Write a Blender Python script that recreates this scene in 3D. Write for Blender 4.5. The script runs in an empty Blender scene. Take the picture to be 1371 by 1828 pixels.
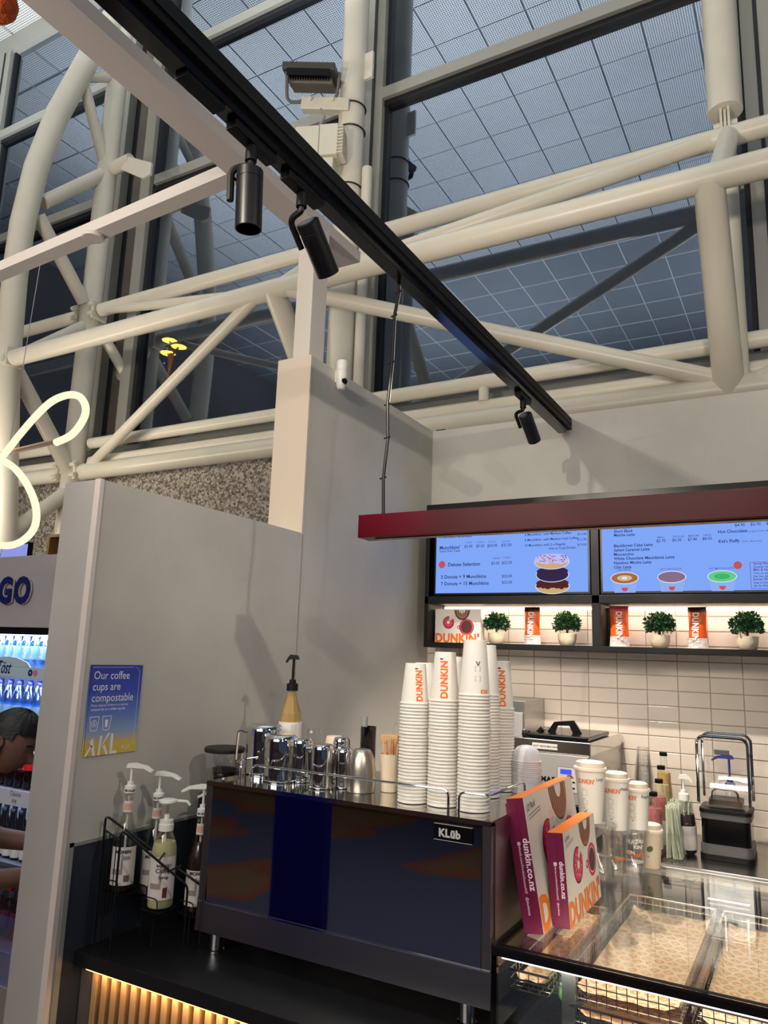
import bpy, bmesh, math, random
from math import pi, sin, cos, radians
from mathutils import Vector, Matrix
rnd = random.Random(7)
C = bpy.context.scene.collection
SC = bpy.context.scene

# ------------------------------------------------------------------ camera
W, H, F = 1371, 1828, 1342.31
YAW, PITCH, ROLL = 0.514658, 0.187325, -0.0343347
CAM = Vector((0, 0, 1.75))
_f = Vector((-sin(YAW)*cos(PITCH), cos(YAW)*cos(PITCH), sin(PITCH)))
_r = Vector((cos(YAW), sin(YAW), 0)); _d = _f.cross(_r)
RT = cos(ROLL)*_r + sin(ROLL)*_d
DN = -sin(ROLL)*_r + cos(ROLL)*_d
cd = bpy.data.cameras.new('camera'); cam = bpy.data.objects.new('camera', cd); C.objects.link(cam)
cd.sensor_fit = 'HORIZONTAL'; cd.sensor_width = 36; cd.lens = F/W*36
cd.clip_start = .02; cd.clip_end = 300
cam.matrix_world = Matrix(((RT.x, -DN.x, -_f.x, CAM.x), (RT.y, -DN.y, -_f.y, CAM.y), (RT.z, -DN.z, -_f.z, CAM.z), (0, 0, 0, 1)))
SC.camera = cam

def at(u, v, ax, val):
    """point where the sight line through a pixel meets the plane ax = val"""
    a = _f + RT*((u-W/2)/F) + DN*((v-H/2)/F)
    i = 'XYZ'.index(ax)
    return CAM + a*((val-CAM[i])/a[i])
def mpp(p): return (Vector(p)-CAM).dot(_f)/F        # metres per pixel at a point

# ------------------------------------------------------------------ world, lights, exposure
def lin(h):
    if isinstance(h, str):
        h = h.lstrip('#'); c = [int(h[i:i+2], 16)/255 for i in (0, 2, 4)]
    else: c = [x/255 for x in h]
    return tuple(x/12.92 if x <= .04045 else ((x+.055)/1.055)**2.4 for x in c)
w = bpy.data.worlds.new('dusk'); SC.world = w; w.use_nodes = True
bg = w.node_tree.nodes['Background']; bg.inputs[0].default_value = (.30, .42, .62, 1); bg.inputs[1].default_value = .12
SC.view_settings.view_transform = 'Standard'; SC.view_settings.look = 'None'
SC.view_settings.exposure = 0; SC.view_settings.gamma = 1
SC.view_settings.use_curve_mapping = False
SC.cycles.transparent_max_bounces = 40
def spot(name, loc, target, energy, col=(1, .93, .84), size=60, blend=.5, rad=.03):
    l = bpy.data.lights.new(name, 'SPOT'); l.energy = energy; l.color = col; l.spot_size = radians(size); l.spot_blend = blend; l.shadow_soft_size = rad
    o = bpy.data.objects.new(name, l); C.objects.link(o); o.location = loc
    o.rotation_euler = (Vector(target)-Vector(loc)).to_track_quat('-Z', 'Y').to_euler(); return o
def area(name, loc, target, energy, sx, sy, col=(1, .95, .88)):
    l = bpy.data.lights.new(name, 'AREA'); l.energy = energy; l.color = col; l.shape = 'RECTANGLE'; l.size = sx; l.size_y = sy
    o = bpy.data.objects.new(name, l); C.objects.link(o); o.location = loc
    o.rotation_euler = (Vector(target)-Vector(loc)).to_track_quat('-Z', 'Y').to_euler(); return o
# added fill spots, out of view, aimed up to brighten the high ceiling
for ux, uy, ue in ((-13, 5.2, 1500), (-6, 5.2, 1500), (1, 5.2, 1500), (-13, -.5, 1500), (-5, -.5, 1500), (3, -.5, 1500), (-9, -9, 1900), (0, -9, 1900), (-16, -9, 1500)):
    spot('ceiling_fill_spot', (ux, uy, 8.5 if uy < 5 else 9.5), (ux, uy-.3, 15), ue*.9, (.90, .97, 1), 150, 1, .25)
# shop spots on tracks over the customers' side (out of frame) and over the aisle
spot('shop_spot', (1.1, -.4, 3.1), (-1.2, 3.87, 2.5), 50, (1, .88, .74), 70, .6, .03)
spot('shop_spot', (-1.26, .0, 3.17), (-.9, 3.87, 2.2), 95, (1, .88, .74), 70, .6, .012)
spot('shop_spot', (-.2, .6, 3.3), (-.5, 2.4, 1.1), 34, (1, .88, .74), 50, .6, .03)
spot('shop_spot', (.9, 1.2, 3.1), (-1.87, 2.6, 2.4), 60, (1, .9, .78), 75, .7, .03)
spot('aisle_spot', (-.95, 2.95, 2.96), (-.5, 3.6, 1.0), 150, (1, .88, .74), 95, .4, .015)
for wx in (-9.5, -3.5, 1.5):
    spot('truss_wash', (wx, -4, 2.1), (wx-.8, 7, 10.6), 1500, (1, .89, .76), 64, .45, .3)  # added unseen spots that brighten the truss, cones kept above the booth
area('granite_fill', (-9.5, 4.9, 3.5), (-7.3, 8, 3.9), 72, 3, .4, (1, .88, .72))  # area light added out of view to brighten the granite wall
area('hall_fill', (-1.5, -2.2, 3.4), (-1.5, 2.2, 1.4), 100, 3, 1.5, (1, .92, .81))  # unseen fill panel added to lift the booth walls

# ------------------------------------------------------------------ materials
MATS = {}
def nt(m): return m.node_tree.nodes, m.node_tree.links
def pm(name, col, rough=.5, metal=0, noise=0, nscale=20, bump=0, bscale=60, spec=.5, trans=0, ior=1.45, alpha=1, emit=None, es=0, coat=0, stretch=None):
    if name in MATS: return MATS[name]
    m = bpy.data.materials.new(name); m.use_nodes = True; N, L = nt(m); b = N['Principled BSDF']
    c = lin(col); b.inputs['Base Color'].default_value = (*c, 1)
    b.inputs['Roughness'].default_value = rough; b.inputs['Metallic'].default_value = metal
    b.inputs['Specular IOR Level'].default_value = spec; b.inputs['Transmission Weight'].default_value = trans
    b.inputs['IOR'].default_value = ior; b.inputs['Alpha'].default_value = alpha; b.inputs['Coat Weight'].default_value = coat
    tc = N.new('ShaderNodeTexCoord'); mp = N.new('ShaderNodeMapping'); L.new(tc.outputs['Object'], mp.inputs[0])
    if stretch: mp.inputs['Scale'].default_value = stretch
    if noise:
        n = N.new('ShaderNodeTexNoise'); n.inputs['Scale'].default_value = nscale; n.inputs['Detail'].default_value = 5
        r = N.new('ShaderNodeValToRGB'); r.color_ramp.elements[0].position = .3; r.color_ramp.elements[1].position = .7
        r.color_ramp.elements[0].color = (*[x*(1-noise) for x in c], 1); r.color_ramp.elements[1].color = (*[min(1, x*(1+noise)) for x in c], 1)
        L.new(mp.outputs[0], n.inputs['Vector']); L.new(n.outputs['Fac'], r.inputs[0]); L.new(r.outputs[0], b.inputs['Base Color'])
    if bump:
        n = N.new('ShaderNodeTexNoise'); n.inputs['Scale'].default_value = bscale; n.inputs['Detail'].default_value = 4
        bp = N.new('ShaderNodeBump'); bp.inputs['Strength'].default_value = bump; bp.inputs['Distance'].default_value = .01
        L.new(mp.outputs[0], n.inputs['Vector']); L.new(n.outputs['Fac'], bp.inputs['Height']); L.new(bp.outputs[0], b.inputs['Normal'])
    if emit is not None:
        b.inputs['Emission Color'].default_value = (*lin(emit), 1); b.inputs['Emission Strength'].default_value = es
    MATS[name] = m; return m
def glassy(name, tint, refl, rough=.0, rcol=None, fk=.3):
    """thin pane: straight-through transmission mixed with a mirror coat"""
    m = bpy.data.materials.new(name); m.use_nodes = True; N, L = nt(m); N.clear()
    o = N.new('ShaderNodeOutputMaterial'); t = N.new('ShaderNodeBsdfTransparent'); g = N.new('ShaderNodeBsdfGlossy'); x = N.new('ShaderNodeMixShader')
    t.inputs[0].default_value = (*tint, 1); g.inputs[0].default_value = (*(rcol or (1, 1, 1)), 1); g.inputs['Roughness'].default_value = rough
    fr = N.new('ShaderNodeLayerWeight'); fr.inputs[0].default_value = .35
    ma = N.new('ShaderNodeMath'); ma.operation = 'MULTIPLY_ADD'; ma.inputs[1].default_value = fk; ma.inputs[2].default_value = refl
    ma.use_clamp = True
    L.new(fr.outputs['Fresnel'], ma.inputs[0]); L.new(ma.outputs[0], x.inputs[0]); L.new(t.outputs[0], x.inputs[1]); L.new(g.outputs[0], x.inputs[2]); L.new(x.outputs[0], o.inputs[0])
    MATS[name] = m; return m
def emis(name, col, s):
    m = bpy.data.materials.new(name); m.use_nodes = True; N, L = nt(m); N.clear()
    o = N.new('ShaderNodeOutputMaterial'); e = N.new('ShaderNodeEmission'); e.inputs[0].default_value = (*lin(col), 1); e.inputs[1].default_value = s
    L.new(e.outputs[0], o.inputs[0]); MATS[name] = m; return m

plaster = pm('polished_plaster', (200, 197, 188), .5, 0, .10, 2.2, .25, 7, .35)
# hair-line trowel scratches in the plaster
N, L = nt(plaster); b = N['Principled BSDF']; src = b.inputs['Base Color'].links[0].from_socket
tc = [n for n in N if n.type == 'TEX_COORD'][0]
wv = N.new('ShaderNodeTexNoise'); wv.inputs['Scale'].default_value = 1.3; wv.inputs['Detail'].default_value = 2; wv.inputs['Distortion'].default_value = 2.5
L.new(tc.outputs['Object'], wv.inputs['Vector'])
pp = N.new('ShaderNodeMath'); pp.operation = 'PINGPONG'; pp.inputs[1].default_value = .06
L.new(wv.outputs['Fac'], pp.inputs[0])
cr = N.new('ShaderNodeValToRGB'); cr.color_ramp.elements[0].position = 0; cr.color_ramp.elements[0].color = (.86, .86, .86, 1); cr.color_ramp.elements[1].position = .0016; cr.color_ramp.elements[1].color = (1, 1, 1, 1)
L.new(pp.outputs[0], cr.inputs[0])
mx = N.new('ShaderNodeMix'); mx.data_type = 'RGBA'; mx.blend_type = 'MULTIPLY'; mx.inputs[0].default_value = .3
L.new(src, mx.inputs[6]); L.new(cr.outputs[0], mx.inputs[7]); L.new(mx.outputs[2], b.inputs['Base Color'])

panel_paint = pm('panel_paint', (186, 182, 178), .5, 0, .03, 8)
trim_white = pm('trim_white', (225, 215, 208), .45)
cream_paint = pm('cream_steel_paint', (226, 220, 204), .32, 0, .03, 3, 0, 60, .5)
mull_paint = pm('mullion_paint', (168, 166, 158), .4, .2)
mull_dark = pm('mullion_gasket', (30, 32, 36), .5)
mull_brown = pm('pier_panel', (110, 100, 90), .5, 0, .12, 4)
black_m = pm('matte_black', (11, 11, 13), .5, spec=.35)
black_g = pm('gloss_black', (12, 12, 14), .15)
lamp_black = pm('lamp_black', (14, 14, 19), .38)
counter_m = pm('black_laminate', (22, 22, 25), .35, 0, .2, 30)
dark_panel = pm('dark_slate_panel', (48, 54, 66), .5, 0, .15, 10)
concrete_dark = pm('dark_concrete', (92, 84, 80), .6, 0, .25, 9, .1, 30)
steel = pm('polished_steel', (205, 203, 200), .10, 1, .03, 5)
steel_front = pm('machine_mirror_steel', (150, 147, 150), .03, 1, 0, 20, .0012, 7)
steel_b = pm('brushed_steel', (186, 184, 180), .30, 1, .05, 6, .05, 90, .5, stretch=(1, 1, 30))
steel_strip = pm('satin_steel', (150, 148, 148), .28, 1, .03, 8)
chrome = pm('chrome', (225, 225, 225), .05, 1)
wire_m = pm('wire_steel', (200, 195, 190), .2, 1)
counter_steel = pm('counter_steel', (170, 165, 160), .22, 1, .05, 12)
white_p = pm('white_plastic', (238, 236, 230), .35)
paper_w = pm('white_paper', (240, 236, 228), .55)
paper_c = pm('cream_paper', (236, 218, 190), .6)
orange = pm('print_orange', (240, 116, 30), .45)
orange_f = pm('carton_orange', (255, 138, 40), .4)
maroon = pm('carton_maroon', (104, 8, 56), .45)
pink = pm('print_pink', (226, 34, 98), .45)
dkbrown = pm('print_brown', (92, 48, 40), .5)
midbrown = pm('print_tan', (170, 118, 92), .5)
navy = pm('navy_print', (28, 36, 100), .4)
ink = pm('marker_ink', (50, 44, 50), .5)
grey_ink = pm('grey_ink', (120, 110, 105), .5)
carton_w = pm('carton_white', (240, 232, 222), .5)
wood = pm('oak_slat', (176, 138, 98), .45, 0, .22, 5, .1, 40, .4, stretch=(14, 14, 1))
wood_dark = pm('oak_backing', (70, 48, 30), .6)
stick = pm('birch_stick', (222, 178, 130), .55)
red_g = pm('red_gloss', (66, 2, 16), .25, 0, 0, 20, 0, 60, .15)
tile_m = pm('glazed_tile', (226, 214, 202), .12, 0, .03, 6, .02, 10, .5)
grout = pm('grout', (176, 164, 152), .8)
skin_m = pm('skin', (128, 92, 80), .55, 0, .05, 20)
hair_m = pm('black_hair', (22, 20, 24), .35, 0, .3, 60, .3, 60, .5, stretch=(1, 1, 8))
cloth_b = pm('dark_cloth', (34, 34, 40), .85, 0, .1, 60)
leaf_m = pm('box_leaf', (34, 84, 44), .45, 0, .45, 30)
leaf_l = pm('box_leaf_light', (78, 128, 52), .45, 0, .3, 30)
pot_m = pm('stone_pot', (214, 200, 176), .7, 0, .06, 30, .2, 40)
coffee = pm('coffee_beans', (34, 26, 24), .5, 0, .5, 120, .6, 150)
pane = glassy('facade_pane', (.42, .46, .52), .30, 0, (.83, .91, 1.06), .52)
clear = glassy('clear_plastic', (.985, .987, .988), .05, .04)
thin_clear = glassy('thin_clear', (.988, .989, .990), .045, .03, None, .26)
case_glass = glassy('case_glass', (.95, .97, .96), .03, 0, None, .35)
smoke = glassy('fridge_door_glass', (.9, .95, 1), .03)

# granite aggregate cladding
m = pm('granite_aggregate', (150, 140, 130), .75, 0, 0, 1, .5, 55)
N, L = nt(m); b = N['Principled BSDF']; tc = [n for n in N if n.type == 'TEX_COORD'][0]
vo = N.new('ShaderNodeTexVoronoi'); vo.inputs['Scale'].default_value = 34; L.new(tc.outputs['Object'], vo.inputs['Vector'])
cr = N.new('ShaderNodeValToRGB'); e = cr.color_ramp.elements; e[0].color = (*lin((104, 96, 90)), 1); e[1].color = (*lin((206, 198, 186)), 1); e[0].position = .1; e[1].position = .85
e2 = cr.color_ramp.elements.new(.45); e2.color = (*lin((158, 148, 138)), 1)
sx = N.new('ShaderNodeSeparateColor'); L.new(vo.outputs['Color'], sx.inputs[0]); L.new(sx.outputs[0], cr.inputs[0]); L.new(cr.outputs[0], b.inputs['Base Color'])
granite = m
# perforated metal ceiling panel: rows of small dark holes
m = pm('perforated_panel', (214, 216, 214), .6); N, L = nt(m); b = N['Principled BSDF']
tc = [n for n in N if n.type == 'TEX_COORD'][0]
mp = N.new('ShaderNodeVectorMath'); mp.operation = 'MULTIPLY'; mp.inputs[1].default_value = (22, 22, 1); L.new(tc.outputs['Object'], mp.inputs[0])
fr = N.new('ShaderNodeVectorMath'); fr.operation = 'FRACTION'; L.new(mp.outputs[0], fr.inputs[0])
sb = N.new('ShaderNodeVectorMath'); sb.operation = 'SUBTRACT'; sb.inputs[1].default_value = (.5, .5, 0); L.new(fr.outputs[0], sb.inputs[0])
ml = N.new('ShaderNodeVectorMath'); ml.operation = 'MULTIPLY'; ml.inputs[1].default_value = (1, 1, 0); L.new(sb.outputs[0], ml.inputs[0])
ln = N.new('ShaderNodeVectorMath'); ln.operation = 'LENGTH'; L.new(ml.outputs[0], ln.inputs[0])
cr = N.new('ShaderNodeValToRGB'); cr.color_ramp.elements[0].position = .26; cr.color_ramp.elements[1].position = .34
cr.color_ramp.elements[0].color = (.06, .06, .06, 1); cr.color_ramp.elements[1].color = (*lin((226, 228, 226)), 1)
L.new(ln.outputs['Value'], cr.inputs[0]); L.new(cr.outputs[0], b.inputs['Base Color']); perf = m
smooth_panel = pm('plain_ceiling_panel', (140, 144, 148), .6, 0, .05, 2)
seam_w = pm('ceiling_seam', (235, 235, 230), .5)
# printed wax paper with rings
def ringpaper():
    m = pm('ring_printed_paper', (240, 214, 178), .6); N, L = nt(m); b = N['Principled BSDF']
    tc = [n for n in N if n.type == 'TEX_COORD'][0]
    sp = N.new('ShaderNodeSeparateXYZ'); L.new(tc.outputs['Object'], sp.inputs[0])
    def M(op, a, b_=None, c=None):
        n = N.new('ShaderNodeMath'); n.operation = op
        for i, x in enumerate((a, b_, c)):
            if x is None: continue
            if isinstance(x, (int, float)): n.inputs[i].default_value = x
            else: L.new(x, n.inputs[i])
        return n.outputs[0]
    X = M('MULTIPLY', sp.outputs[0], 31); Y = M('MULTIPLY', sp.outputs[1], 31)
    row = M('FLOOR', Y); off = M('MULTIPLY', M('MODULO', row, 2), .5)
    fx = M('SUBTRACT', M('FRACT', M('ADD', X, off)), .5); fy = M('SUBTRACT', M('FRACT', Y), .5)
    r = M('SQRT', M('ADD', M('MULTIPLY', fx, fx), M('MULTIPLY', fy, fy)))
    cr = N.new('ShaderNodeValToRGB'); cr.color_ramp.interpolation = 'CONSTANT'; e = cr.color_ramp.elements
    base = (*lin((240, 216, 184)), 1); o1 = (*lin((222, 150, 100)), 1); o2 = (*lin((236, 176, 128)), 1)
    e[0].position = 0; e[0].color = base; e[1].position = .13; e[1].color = o1
    for p_, c_ in ((.18, o2), (.31, o1), (.37, base)):
        q = e.new(p_); q.color = c_
    L.new(r, cr.inputs[0]); L.new(cr.outputs[0], b.inputs['Base Color']); return m
ring_paper = ringpaper()
# poster gradient print (blue to yellow), drawn on object Z
m = pm('poster_print', (60, 80, 190), .4); N, L = nt(m); b = N['Principled BSDF']; tc = [n for n in N if n.type == 'TEX_COORD'][0]
sp = N.new('ShaderNodeSeparateXYZ'); L.new(tc.outputs['Object'], sp.inputs[0])
mr = N.new('ShaderNodeMapRange'); mr.inputs[1].default_value = 0; mr.inputs[2].default_value = .265; L.new(sp.outputs[2], mr.inputs[0])
cr = N.new('ShaderNodeValToRGB'); e = cr.color_ramp.elements; e[0].position = 0; e[0].color = (*lin((226, 190, 70)), 1); e[1].position = 1; e[1].color = (*lin((44, 58, 160)), 1)
for p_, c_ in ((.12, (222, 190, 90)), (.24, (150, 170, 205)), (.45, (96, 128, 205)), (.7, (56, 78, 186))):
    q = e.new(p_); q.color = (*lin(c_), 1)
L.new(mr.outputs[0], cr.inputs[0]); L.new(cr.outputs[0], b.inputs['Base Color']); poster_m = m

# ------------------------------------------------------------------ mesh builder
_tc = {}
def text_geo(s, bold=0):
    k = (s, bold)
    if k in _tc: return _tc[k]
    cu = bpy.data.curves.new('t', 'FONT'); cu.body = s; cu.size = 1; cu.offset = bold; cu.resolution_u = 3
    if bold: cu.space_character = 1+bold*1.5
    o = bpy.data.objects.new('t', cu); C.objects.link(o); bpy.context.view_layer.update()
    me = bpy.data.meshes.new_from_object(o.evaluated_get(bpy.context.evaluated_depsgraph_get()))
    vs = [tuple(v.co) for v in me.vertices]; fs = [tuple(p.vertices) for p in me.polygons]
    bpy.data.objects.remove(o); bpy.data.meshes.remove(me); bpy.data.curves.remove(cu)
    if vs:
        x0 = min(v[0] for v in vs); vs = [(v[0]-x0, v[1]) for v in vs]; wd = max(v[0] for v in vs)
    else: wd = 0
    _tc[k] = (vs, fs, wd); return _tc[k]
_tf = {}
def text_fine(s, bold=0, step=.13):
    """text cut into small facets so that it can follow a curved surface"""
    k = (s, bold)
    if k in _tf: return _tf[k]
    vs, fs, wd = text_geo(s, bold); b = bmesh.new(); bv = [b.verts.new((x, y, 0)) for x, y in vs]
    for f in fs:
        try: b.faces.new([bv[i] for i in f])
        except ValueError: pass
    y = -.3
    while y < 1.1:
        bmesh.ops.bisect_plane(b, geom=b.verts[:]+b.edges[:]+b.faces[:], plane_co=(0, y, 0), plane_no=(0, 1, 0)); y += step
    x = 0
    while x < wd:
        bmesh.ops.bisect_plane(b, geom=b.verts[:]+b.edges[:]+b.faces[:], plane_co=(x, 0, 0), plane_no=(1, 0, 0)); x += step*1.3
    b.verts.index_update(); r = ([(v.co.x, v.co.y) for v in b.verts], [[v.index for v in f.verts] for f in b.faces], wd); b.free(); _tf[k] = r; return r
class MB:
    def __init__(s, M=None): s.v = []; s.f = []; s.mi = []; s.sm = []; s.cur = 0; s.mats = []; s.M = M
    def mat(s, m):
        if m not in s.mats: s.mats.append(m)
        s.cur = s.mats.index(m); return s
    def add(s, vs, fs, smooth=False, M=None):
        n = len(s.v)
        for v in vs:
            v = Vector(v)
            if M is not None: v = M @ v
            if s.M is not None: v = s.M @ v
            s.v.append(v)
        for f in fs: s.f.append([i+n for i in f]); s.mi.append(s.cur); s.sm.append(smooth)
        return s
    def box(s, x0, x1, y0, y1, z0, z1, bev=0, M=None):
        if x1 < x0: x0, x1 = x1, x0
        if y1 < y0: y0, y1 = y1, y0
        if z1 < z0: z0, z1 = z1, z0
        vs = [(x0, y0, z0), (x1, y0, z0), (x1, y1, z0), (x0, y1, z0), (x0, y0, z1), (x1, y0, z1), (x1, y1, z1), (x0, y1, z1)]
        fs = [(0, 3, 2, 1), (4, 5, 6, 7), (0, 1, 5, 4), (1, 2, 6, 5), (2, 3, 7, 6), (3, 0, 4, 7)]
        if bev:
            b = bmesh.new(); bv = [b.verts.new(v) for v in vs]
            for f in fs: b.faces.new([bv[i] for i in f])
            bmesh.ops.bevel(b, geom=b.edges[:], offset=bev, segments=2, affect='EDGES', profile=.6)
            b.verts.index_update(); vs = [tuple(v.co) for v in b.verts]; fs = [[v.index for v in f.verts] for f in b.faces]; b.free()
        return s.add(vs, fs, False, M)
    def tube(s, pts, r, n=10, cap=True, closed=False, M=None):
        pts = [Vector(p) for p in pts]; N_ = len(pts); rs = r if isinstance(r, (list, tuple)) else [r]*N_
        vs = []; fs = []; up = None
        for i, p in enumerate(pts):
            if closed: t = pts[(i+1) % N_]-pts[i-1]
            else: t = pts[min(i+1, N_-1)]-pts[max(i-1, 0)]
            t.normalize()
            if up is None:
                up = Vector((0, 0, 1)) if abs(t.z) < .9 else Vector((1, 0, 0))
            a = t.cross(up).normalized(); b = a.cross(t).normalized(); up = b
            for k in range(n):
                an = 2*pi*k/n; vs.append(p+a*(cos(an)*rs[i])+b*(sin(an)*rs[i]))
        for i in range(N_ if closed else N_-1):
            j = (i+1) % N_
            for k in range(n): fs.append((i*n+k, i*n+(k+1) % n, j*n+(k+1) % n, j*n+k))
        s.add(vs, fs, True, M)
        if cap and not closed:
            s.add(vs[:n], [tuple(range(n))], False, M); s.add(vs[-n:], [tuple(range(n-1, -1, -1))], False, M)
        return s
    def lathe(s, prof, n=24, M=None, smooth=True, cx=0, cy=0, z0=0, sx=1, sy=1):
        vs = []; fs = []
        for r, z in prof:
            for k in range(n):
                a = 2*pi*k/n; vs.append((cx+cos(a)*r*sx, cy+sin(a)*r*sy, z0+z))
        m_ = len(prof)
        for i in range(m_-1):
            for k in range(n): fs.append((i*n+k, i*n+(k+1) % n, (i+1)*n+(k+1) % n, (i+1)*n+k))
        if prof[0][0] > 1e-5: fs.append(tuple(range(n-1, -1, -1)))
        if prof[-1][0] > 1e-5: fs.append(tuple((m_-1)*n+k for k in range(n)))
        return s.add(vs, fs, smooth, M)
    def prism(s, poly, h, o=(0, 0, 0), U=(1, 0, 0), V=(0, 1, 0), M=None):
        o, U, V = Vector(o), Vector(U), Vector(V); Wv = U.cross(V).normalized()*h; n = len(poly)
        vs = [o+U*x+V*y for x, y in poly]+[o+U*x+V*y+Wv for x, y in poly]
        fs = [tuple(range(n-1, -1, -1)), tuple(range(n, 2*n))]+[(i, (i+1) % n, n+(i+1) % n, n+i) for i in range(n)]
        return s.add(vs, fs, False, M)
    def text(s, st, size, o, U, V, bold=0, align='L', lift=0, sx=1, fn=None, shear=0):
        vs, fs, wd = text_fine(st, bold) if fn else text_geo(st, bold)
        off = {'L': 0, 'C': -wd/2, 'R': -wd}[align]
        if fn: return s.add([fn((x+off)*size*sx, y*size) for x, y in vs], fs)
        o, U, V = Vector(o), Vector(U), Vector(V); Nn = U.cross(V).normalized()*lift
        return s.add([o+U*(((x+off)*sx+shear*y)*size)+V*(y*size)+Nn for x, y in vs], fs)
    def disc(s, o, U, V, rx, ry=None, r0=0, n=28, lift=0, a0=0, a1=2*pi):
        ry = ry or rx; o, U, V = Vector(o), Vector(U), Vector(V); Nn = U.cross(V).normalized()*lift
        full = abs(a1-a0-2*pi) < 1e-6; m_ = n if full else n+1
        an = [a0+(a1-a0)*k/n for k in range(m_)]
        out = [o+U*(cos(a)*rx)+V*(sin(a)*ry)+Nn for a in an]
        if r0 <= 0:
            if full: return s.add(out, [tuple(range(m_))])
            return s.add(out+[o+Nn], [tuple(range(m_+1))])
        inn = [o+U*(cos(a)*rx*r0)+V*(sin(a)*ry*r0)+Nn for a in an]
        return s.add(out+inn, [(k, (k+1) % m_, m_+(k+1) % m_, m_+k) for k in range(n if full else n)])
    def quad(s, o, U, V, x0, x1, y0, y1, lift=0):
        o, U, V = Vector(o), Vector(U), Vector(V); Nn = U.cross(V).normalized()*lift
        return s.add([o+U*x+V*y+Nn for x, y in ((x0, y0), (x1, y0), (x1, y1), (x0, y1))], [(0, 1, 2, 3)])
    def mesh(s, name):
        me = bpy.data.meshes.new(name); me.from_pydata([tuple(v) for v in s.v], [], s.f)
        for m in s.mats: me.materials.append(m)
        me.polygons.foreach_set('material_index', s.mi); me.update(); me.set_sharp_from_angle(angle=radians(42)); me.polygons.foreach_set('use_smooth', s.sm); me.update(); return me
    def build(s, name, mat=None, parent=None, loc=None, rotz=0):
        if mat is not None and not s.mats: s.mats = [mat]
        o = bpy.data.objects.new(name, s.mesh(name)); C.objects.link(o)
        if parent is not None: o.parent = parent
        if loc is not None: o.location = loc
        if rotz: o.rotation_euler = (0, 0, rotz)
        return o
def tag(o, label=None, cat=None, group=None, kind=None):
    if label: o['label'] = label
    if cat: o['category'] = cat
    if group: o['group'] = group
    if kind: o['kind'] = kind
    return o
def thing(name, label, cat, loc=(0, 0, 0), rotz=0, group=None):
    o = bpy.data.objects.new(name, None); C.objects.link(o); o.empty_display_size = .05
    o.location = loc; o.rotation_euler = (0, 0, rotz); return tag(o, label, cat, group)
def struct(name, mb, mat=None, loc=None): return tag(mb.build(name, mat, None, loc), kind='structure')
def inst(src, parent=None, loc=None, rotz=None, name=None):
    o = src.copy(); C.objects.link(o); o.parent = parent
    if loc is not None: o.location = loc
    if rotz is not None: o.rotation_euler = (0, 0, rotz)
    return o
def dup(root, loc, rotz=0, label=None, group=None):
    r = root.copy(); C.objects.link(r); r.location = loc; r.rotation_euler = (0, 0, rotz)
    if label: r['label'] = label
    if group: r['group'] = group
    for ch in list(root.children):
        c = ch.copy(); C.objects.link(c); c.parent = r
        for g in ch.children:
            d = g.copy(); C.objects.link(d); d.parent = c
    return r
def arc(c, r, a0, a1, n, U, V):
    c, U, V = Vector(c), Vector(U), Vector(V); return [c+U*(r*cos(a0+(a1-a0)*k/n))+V*(r*sin(a0+(a1-a0)*k/n)) for k in range(n+1)]
def rounded(pts, r, n=4):
    """polyline with rounded corners"""
    P_ = [Vector(p) for p in pts]; out = [P_[0]]
    for i in range(1, len(P_)-1):
        a, b, c = P_[i-1], P_[i], P_[i+1]; d1 = (a-b).normalized(); d2 = (c-b).normalized()
        rr = min(r, (a-b).length*.45, (c-b).length*.45); s_, e_ = b+d1*rr, b+d2*rr
        for k in range(n+1):
            t = k/n; out.append(s_*(1-t)**2+b*2*t*(1-t)+e_*t*t)
    out.append(P_[-1]); return out
XW = -1.874; D = 3.87
# ================================================================== SETTING
m = pm('hall_carpet', (80, 70, 66), .8); N, L = nt(m); b = N['Principled BSDF']; tc = [n for n in N if n.type == 'TEX_COORD'][0]
no = N.new('ShaderNodeTexNoise'); no.inputs['Scale'].default_value = .55; no.inputs['Detail'].default_value = 1; no.inputs['Distortion'].default_value = .6; L.new(tc.outputs['Object'], no.inputs['Vector'])
cr = N.new('ShaderNodeValToRGB'); cr.color_ramp.interpolation = 'CONSTANT'; e = cr.color_ramp.elements
e[0].position = 0; e[0].color = (*lin((66, 72, 98)), 1); e[1].position = .50; e[1].color = (*lin((120, 64, 44)), 1)
q = e.new(.54); q.color = (*lin((112, 84, 58)), 1)
L.new(no.outputs['Fac'], cr.inputs[0]); L.new(cr.outputs[0], b.inputs['Base Color']); hall_carpet = m
struct('floor', MB().box(-22, 6, -17, 8, -.1, 0), hall_carpet)
# hall ceiling: deck, with panels as separate pieces (seen reflected in the glass facade)
CZ = 14.5
ceil = struct('ceiling', MB().box(-22, 6, -17, 8.2, CZ+.04, CZ+.2), pm('ceiling_void', (150, 154, 160), .8))
PW, PD = .988, 1.06
pmesh = MB().box(-PW/2+.018, PW/2-.018, -PD/2+.018, PD/2-.018, 0, .04).mesh('ceiling_panel'); pmesh.materials.append(perf)
rest = MB(); rest.mat(perf); cells = []
for i in range(28):
    for j in range(21):
        x = 5.2-i*PW; y = 7.55-j*PD
        yv = 2*8.14-y
        if y > -5.2: cells.append((abs(x/yv+.55)*12+abs(yv-12)*.6, x, y))
cells.sort()
for k, (_, x, y) in enumerate(cells):
    if k < 290:
        o = bpy.data.objects.new('ceiling_panel', pmesh); C.objects.link(o); o.parent = ceil; o.location = (x, y, CZ)
    else: rest.box(x-PW/2+.03, x+PW/2-.03, y-PD/2+.03, y+PD/2-.03, CZ, CZ+.04)
tag(rest.build('ceiling_panel_field', None, ceil), kind='stuff')
smt = MB(); smt.mat(smooth_panel); smt.box(-22, 6, -17, -5.25, CZ-.01, CZ+.03)
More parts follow.
